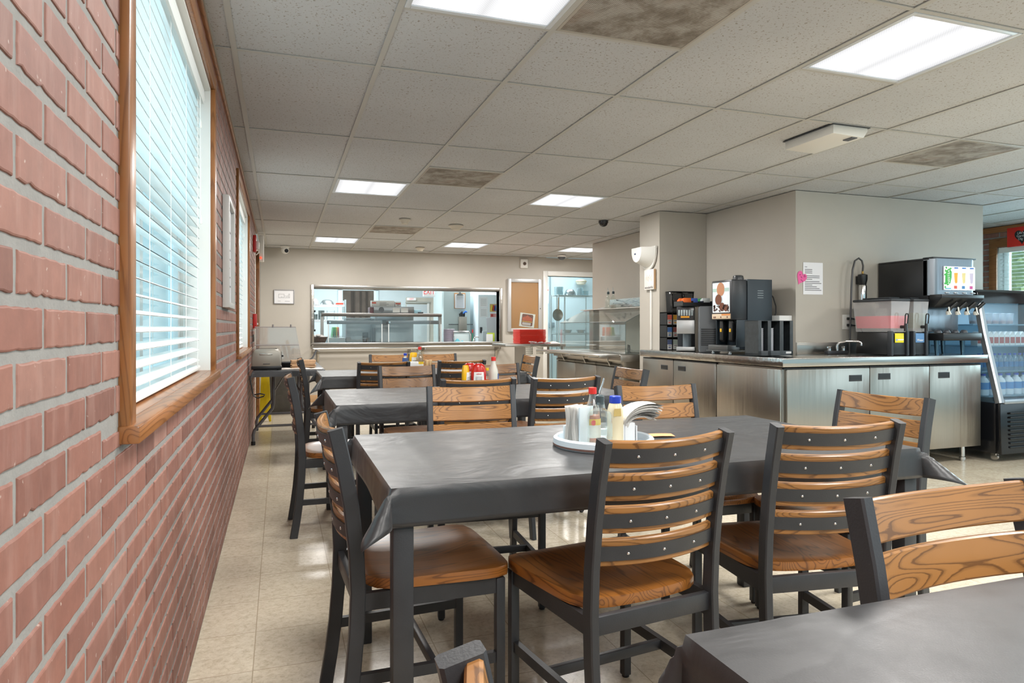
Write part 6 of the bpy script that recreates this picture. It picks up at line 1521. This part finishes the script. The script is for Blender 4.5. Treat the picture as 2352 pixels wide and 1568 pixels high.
MB().lathe([(0, .004), (.085, .004), (.125, .1), (.13, .104), (.132, .1), (.09, 0), (0, 0)], 28, cap=False).build('basket_body', bk_, t)
mb = MB()
for k in range(4): mb.lathe([(.093+k*.01, .015+k*.024), (.097+k*.01, .02+k*.024), (.094+k*.01, .026+k*.024)], 28, cap=False)
mb.build('weave_band', M('wicker_light', (120, 106, 96), .7), t)
rng = random.Random(2)
for k in range(7):
    a = k*.9; ws('wrapped_roll', ['wrapped roll in the wicker basket, nearest', 'wrapped roll at the basket left rim', 'wrapped roll at the basket back', 'wrapped roll in the basket middle', 'wrapped roll at the basket right rim', 'wrapped roll lying on top of the others', 'wrapped roll half sunk in the basket'][k], 'wrapped roll', MB().ball((t.location.x+.06*math.cos(a), 11.16+.06*math.sin(a), HZ0+.085+.012*(k % 3)), .032, (1.2, .9, .7)), M('roll_white', (222, 218, 214), .6), 'rolls in the basket')
# fridge side with papers at the right of the hatch
Yk = 12.2
t = thing('reach_in_fridge', 'tall white kitchen fridge covered with paper notices', 'fridge', (P(1121, 790, Yk).x, Yk+.3, 0))
a, b_ = P(1098, 800, Yk), P(1142, 676, Yk)
wp(t, 'fridge_body', M('fridge_white', (222, 234, 240), .35), MB().box((a.x, Yk, .05), (b_.x+.3, Yk+.7, b_.z), .02)); wp(t, 'door_handle', dark_plastic, (lambda m: kbox(m, 1103, 751, 1108, 764, Yk-.03, .03, .006))(MB()))
for x in (a.x+.06, b_.x+.24):
    for y in (Yk+.08, Yk+.62): wp(t, 'fridge_foot', black_plastic, MB().cyl((x, y, .026), .03, .052))
for k, (x0_, y0_, x1_, y1_, lab, c_) in enumerate(((1102, 682, 1120, 705, 'upper white notice on the kitchen fridge', (238, 240, 244)), (1102, 706, 1120, 728, 'lower white notice on the kitchen fridge', (234, 238, 242)), (1125, 698, 1141, 716, 'colourful food picture on the kitchen fridge', (196, 170, 120)), (1126, 720, 1141, 729, 'red and white card on the kitchen fridge', (206, 150, 150)))):
    p0, p1 = P(x0_, y1_, Yk), P(x1_, y0_, Yk); t = thing('fridge_notice', lab, 'notice', ((p0.x+p1.x)/2, Yk-.001, (p0.z+p1.z)/2), group='papers on the kitchen fridge'); w_, h_ = (p1.x-p0.x)/2, (p1.z-p0.z)/2
    s_ = MB().box((-w_, -.002, -h_), (w_, 0, h_)).build('sheet', M('note_col_%d' % k, c_, .6), t)
    if k < 2:
        mb = MB()
        for q in range(6): mb.box((-w_*.75, -.003, h_*(-.7+q*.25)), (w_*.7, -.002, h_*(-.66+q*.25)))
        mb.build('typed_lines', ink, t)
    elif k == 2:
        for q, (dx, c2) in enumerate(((-.5, (222, 190, 60)), (0., (176, 60, 50)), (.5, (70, 90, 150)))): MB().prism([(w_*dx-.025, -.05), (w_*dx+.02, -.06), (w_*dx+.03, .04), (w_*dx-.01, .06)], .001, mx=Matrix.Translation((0, -.0035, 0))).build('printed_shape', M('shape_%d' % q, c2, .5), t)
    else: MB().box((-w_*.8, -.003, -h_*.5), (-w_*.1, -.002, h_*.7)).build('printed_shape', M('shape_1', (176, 60, 50), .5), t)
ws('tilted_binder', 'grey tilted menu folder standing in the hatch right corner', 'folder', MB().box((-.09, -.012, 0), (.09, .0, .42), .003, mx=Matrix.Translation((P(1131, 760, 11.3).x, 11.3, za+.012)) @ Matrix.Rotation(-.06, 4, 'Y')), M('folder_grey', (150, 158, 166), .5))
ws('green_card', 'lime green card behind a white card in the hatch right corner', 'card', (lambda m: kbox(m, 1119, 764, 1136, 788, 11.2, .004, .001))(MB()), M('card_lime', (186, 204, 60), .6))
ws('white_card', 'small white card stand in front of the lime green card', 'card', (lambda m: kbox(m, 1117, 767, 1132, 788, 11.12, .004, .001))(MB()), paper)
ws('card_box', 'grey box behind the cards in the hatch right corner', 'box', (lambda m: m.box((P(1109, 770, 11.5).x, 11.5, za+.002), (P(1126, 770, 11.5).x, 11.56, P(1109, 760, 11.5).z), .004))(MB()), M('box_grey', (150, 160, 164), .5))
t = thing('dish_rack_rail', 'bent chrome rail standing on the hatch counter with a blue cloth', 'rail', (P(1061, 786, 11.25).x, 11.22, za+.002))
p0, p1 = P(1042, 762, 11.22), P(1081, 762, 11.22); x0_, x1_ = p0.x-t.location.x, p1.x-t.location.x; hh = p0.z-za
MB().tube([(x0_, 0, 0), (x0_, 0, hh), (x1_-.04, 0, hh), (x1_, 0, hh-.05), (x1_, 0, 0)], .012, 8).build('rail_tube', chrome, t)
MB().box((x0_+.01, .03, 0), (x1_-.02, .036, hh-.02), .002).build('back_sheet', M('sheet_aqua', (206, 222, 224), .4), t)
ws('blue_cloth', 'crumpled turquoise cloth under the chrome rail', 'cloth', MB().grid(lambda u, v: (P(1042, 780, 11.2).x+u*.16, 11.1+v*.09, za+.004+.07*abs(math.sin(u*4.+.5))*math.sin(v*PI)*math.sin(u*PI)**.5), 14, 10), M('cloth_turquoise', (110, 186, 200), .7))
t = thing('paper_towel_holder', 'white rounded paper towel dispenser beyond the kitchen pier', 'dispenser', P(1091, 691, 13.3))
MB().prism([(-.07, .1), (.09, .1), (.08, -.04), (.05, -.09), (-.03, -.09), (-.07, -.05)], .22, .015, Matrix.Translation((0, -.22, 0))).build('dispenser_body', white_plastic, t); MB().box((-.072, -.1, -.06), (-.068, -.02, .08)).build('wall_mount', M('plate_pale', (206, 208, 204), .5), t)
struct('wall_kitchen_side', MB().box((P(1081, 700, 13.2).x, 13.35, 0), (6.9, 13.42, 2.74)), M('kitchen_wall_aqua', (206, 228, 234), .5))
t = thing('kitchen_spray_tap', 'chrome tap near the fridge in the hatch', 'tap', (P(1088, 785, 11.4).x, 11.4, za+.001))
MB().tube([(0, 0, 0), (0, 0, .06), (.03, 0, .09), (.08, 0, .09), (.1, 0, .06)], .01, 8).build('spout', chrome, t); MB().lathe([(.02, 0), (.02, .03), (.012, .035)], 12).build('tap_base', chrome, t)
t = thing('brush_handle', 'thin red and green brush standing by the kitchen pier', 'brush', (P(1085.5, 780, 11.5).x, 11.5, za))
MB().tube([(0, 0, 0), (0, 0, .16)], .008, 8).build('shaft', M('brush_green', (50, 140, 100), .4), t); MB().tube([(0, 0, .16), (0, 0, .22)], .012, 8).build('grip', M('brush_red', (200, 50, 50), .4), t)
# ------------------------------------------------------------------ through the kitchen doorway
Yd = 12.4
t = thing('pot_rack', 'pale wire shelf with pots seen through the kitchen doorway', 'rack', (P(1320, 790, Yd).x, Yd, 0))
xr0, xr1 = P(1283, 700, Yd).x, P(1365, 700, Yd).x; zr = P(1310, 678, Yd).z; mb = MB()
for x in (xr0, xr0+.13, xr1):
    for y in (Yd, Yd+.4): mb.tube([(x, y, 0), (x, y, zr+.02)], .016, 8)
wp(t, 'rack_post', rk, mb)
for z in (zr, P(1300, 765, Yd).z, P(1300, 785, Yd).z-.1):
    mb = MB()
    for q in range(12): mb.tube([(xr0, Yd+q*.4/11, z), (xr1, Yd+q*.4/11, z)], .004, 5)
    for y in (Yd, Yd+.4): mb.tube([(xr0, y, z-.025), (xr1, y, z-.025)], .007, 6).tube([(xr0, y, z), (xr1, y, z)], .007, 6)
    wp(t, 'wire_shelf', rk, mb)
bowl('upturned steel bowl on the doorway shelf', P(1316, 670, Yd).x, Yd+.15, zr+.005, .125, .125)
pitch = glass('poly_clear', (216, 230, 232), .3, .05, .3, (206, 222, 226))
for k, (px, w_, hh) in enumerate(((1290, .075, .16), (1339, .06, .15), (1352, .05, .09))):
    ws('clear_tub', ['tall square clear tub left of the steel bowl in the doorway', 'clear jug right of the steel bowl in the doorway', 'small clear tub at the doorway shelf right end'][k], 'tub', MB().lathe([(w_*.85, 0), (w_, .01), (w_*1.05, hh), (w_*1.1, hh+.006), (w_, hh), (w_*.9, .014), (0, .01)], 20, (P(px, 670, Yd).x, Yd+.15, zr+.005), sq=.5 if k != 1 else 0, cap=False), pitch, 'clear tubs on the doorway shelf')
t = thing('hanging_skimmer', 'large round skimmer pan hanging by its long handle in the doorway', 'skimmer', (P(1283, 700, Yd-.06).x, Yd-.06, P(1283, 700, Yd).z))
MB().tube([(.0, 0, .14), (-.005, 0, -.04), (-.01, 0, -.1)], [.012, .012, .018], 8).build('handle', M('skimmer_handle', (150, 130, 108), .5), t)
MB().lathe([(0, 0), (.07, .008), (.115, .04), (.12, .045), (.11, .04), (.065, .014), (0, .008)], 22, mx=Matrix.Translation((-.03, .03, -.2)) @ Matrix.Rotation(PI/2, 4, 'X') @ Matrix.Rotation(.15, 4, 'Y'), cap=False).build('pan_body', M('skimmer_metal', (140, 140, 132), .4, .6), t)
for k, (x0_, x1_, zz) in enumerate(((1300, 1325, 765), (1335, 1352, 765))): ws('steel_pan', ['wide low pan on the doorway rack lower shelf', 'small pan on the doorway rack lower shelf'][k], 'pan', MB().lathe([(.06, 0), (.09, .06), (.095, .06), (.065, .004), (0, .004)], 20, ((P(x0_, 700, Yd).x+P(x1_, 700, Yd).x)/2, Yd+.2, P(1300, 765, Yd).z+.005), cap=False), st_bowl, 'pans on the doorway rack')
t = thing('kitchen_sconce', 'round brass-rimmed kitchen lamp above the doorway shelf', 'wall lamp', P(1331, 647, 13.3))
t.location.y = 13.345
MB().lathe([(.05, .05), (.11, .03), (.12, 0), (.09, -.06), (.04, -.075), (0, -.075)], 20, mx=Matrix.Translation((0, -.13, 0))).build('lamp_bowl', M('lamp_cream', (222, 218, 200), .4), t); MB().lathe([(.121, .004), (.124, 0), (.119, -.006)], 20, mx=Matrix.Translation((0, -.13, 0)), cap=False).build('rim_band', M('rim_tan', (186, 170, 130), .4), t); MB().box((-.03, -.13, .03), (.03, 0, .055), .004).build('lamp_arm', white_plastic, t)
ws('pipe_conduit', 'grey conduit with junction box on the doorway left wall', 'conduit', MB().tube([(P(1269, 700, 13.2).x, 13.325, 2.4), (P(1269, 700, 13.2).x, 13.325, 1.18)], .014, 8).box((P(1266, 740, 13.2).x, 13.27, P(1266, 752, 13.2).z), (P(1277, 740, 13.2).x, 13.349, P(1266, 740, 13.2).z), .006).tube([(P(1273, 740, 13.2).x, 13.325, 1.0), (P(1273, 740, 13.2).x, 13.325, .0)], .014, 8), M('conduit_grey', (150, 166, 172), .4, .4))
t = thing('wall_poster', 'narrow white poster just inside the kitchen doorway', 'poster', (P(1256.5, 677, 13.3).x, 13.349, P(1256, 677, 13.3).z))
MB().box((-.06, -.003, -.18), (.06, 0, .18)).build('sheet', paper, t); MB().box((-.05, -.0042, .09), (.05, -.003, .12)).build('printed_band', M('band_red', (220, 90, 70), .5), t)
# ------------------------------------------------------------------ greenery outside the right window
hm = M('hedge_leaf', (146, 162, 120), .6, noise=.35, nscale=6)
rng = random.Random(8); mb = MB()
for k in range(2600):
    p = Vector((10.4+rng.uniform(-.35, .35), rng.uniform(2., 8.), rng.uniform(.2, 3.2)))
    q = Matrix.Translation(p) @ Euler((rng.uniform(0, 6), rng.uniform(0, 6), rng.uniform(0, 6))).to_matrix().to_4x4(); s_ = rng.uniform(.04, .08)
    vs = [mb.bm.verts.new(q @ Vector(c)) for c in ((-s_, 0, 0), (0, -s_*.5, .004), (s_, 0, 0), (0, s_*.5, .004))]; mb.bm.faces.new(vs)
mb.box((10.4, 2., 0), (10.7, 8., 3.0), .05)
o = mb.build('hedge', hm); tag(o, 'tall green hedge outside the right window', 'hedge', kind='stuff')
# ------------------------------------------------------------------ light, world, camera
for i, j in LIGHTS:
    l = bpy.data.lights.new('ceiling_or_fill_lamp', 'AREA'); l.shape = 'SQUARE'; l.size = .54; l.energy = LE; l.color = (1., .975, .94)
    o = bpy.data.objects.new('ceiling_or_fill_lamp', l); C.objects.link(o); c = cell_center(i, j); o.location = (c[0], c[1], CEIL-.006)
for i, j in ((1, -4), (4, -4), (7, -1), (10, -1), (10, 2), (7, -4), (1, -3), (4, -2.5)):  # added fill lamps beyond the view, no fixtures modelled for them
    l = bpy.data.lights.new('ceiling_or_fill_lamp', 'AREA'); l.shape = 'SQUARE'; l.size = .54; l.energy = LE; l.color = (1., .975, .94)
    o = bpy.data.objects.new('ceiling_or_fill_lamp', l); C.objects.link(o); c = cell_center(i, j); o.location = (c[0], c[1], CEIL-.006)
for x, y in ((1.2, 12.6), (3.4, 12.6), (5.4, 12.6)):
    l = bpy.data.lights.new('kitchen_lamp', 'AREA'); l.shape = 'RECTANGLE'; l.size = 1.2; l.size_y = .6; l.energy = KE*(1 if x < 5 else .22); l.color = (.9, .97, 1.)
    o = bpy.data.objects.new('kitchen_lamp', l); C.objects.link(o); o.location = (x, y, 2.6)
# daylight through the seen windows, then added fill lights out of view
def win_or_fill_light(x, y, z, w, h, ry, e, col=(.72, .9, 1.)):
    l = bpy.data.lights.new('daylight_or_fill', 'AREA'); l.shape = 'RECTANGLE'; l.size = h; l.size_y = w; l.energy = e; l.color = col
    o = bpy.data.objects.new('daylight_or_fill', l); C.objects.link(o); o.location = (x, y, z); o.rotation_euler = (0, ry, 0)
win_or_fill_light(XL-.9, 2.3, 1.7, 2., 1.6, -PI/2, DE); win_or_fill_light(XL-.9, 5.85, 1.7, 2., 1.6, -PI/2, DE)
win_or_fill_light(RX+.25, 4.4, 1.6, 2.4, 1.1, PI/2, DR)
win_or_fill_light(8.2, .6, 1.5, 3., 1.3, PI/2, DR*.2)  # added cool fill from the open right side, no window there
win_or_fill_light(RX+.5, 4.6, 3.4, 3., 1., -PI/4, 160., (1., .97, .85))  # added lamp outside the window to brighten the hedge
W = bpy.data.worlds.new('World'); bpy.context.scene.world = W; W.use_nodes = True
nt = W.node_tree; nt.nodes.clear()
bg = nt.nodes.new('ShaderNodeBackground'); ou = nt.nodes.new('ShaderNodeOutputWorld')
bg.inputs[0].default_value = (.46, .68, .76, 1); bg.inputs[1].default_value = WS
nt.links.new(bg.outputs[0], ou.inputs[0])
cam = bpy.data.cameras.new('camera'); co = bpy.data.objects.new('camera', cam); C.objects.link(co)
co.location = (0, 0, H); co.rotation_euler = (PI/2, 0, -YAW)
cam.sensor_width = 36; cam.lens = F/2352*36; cam.shift_y = -(784-CY)/2352; cam.clip_start = .02
S = bpy.context.scene; S.camera = co
S.view_settings.view_transform = 'Standard'; S.view_settings.look = 'None'; S.view_settings.gamma = 1; S.view_settings.use_curve_mapping = False
S.view_settings.exposure = EXPO
S.cycles.max_bounces = 8; S.cycles.transparent_max_bounces = 24; S.cycles.use_denoising = True; S.cycles.sample_clamp_indirect = 4.
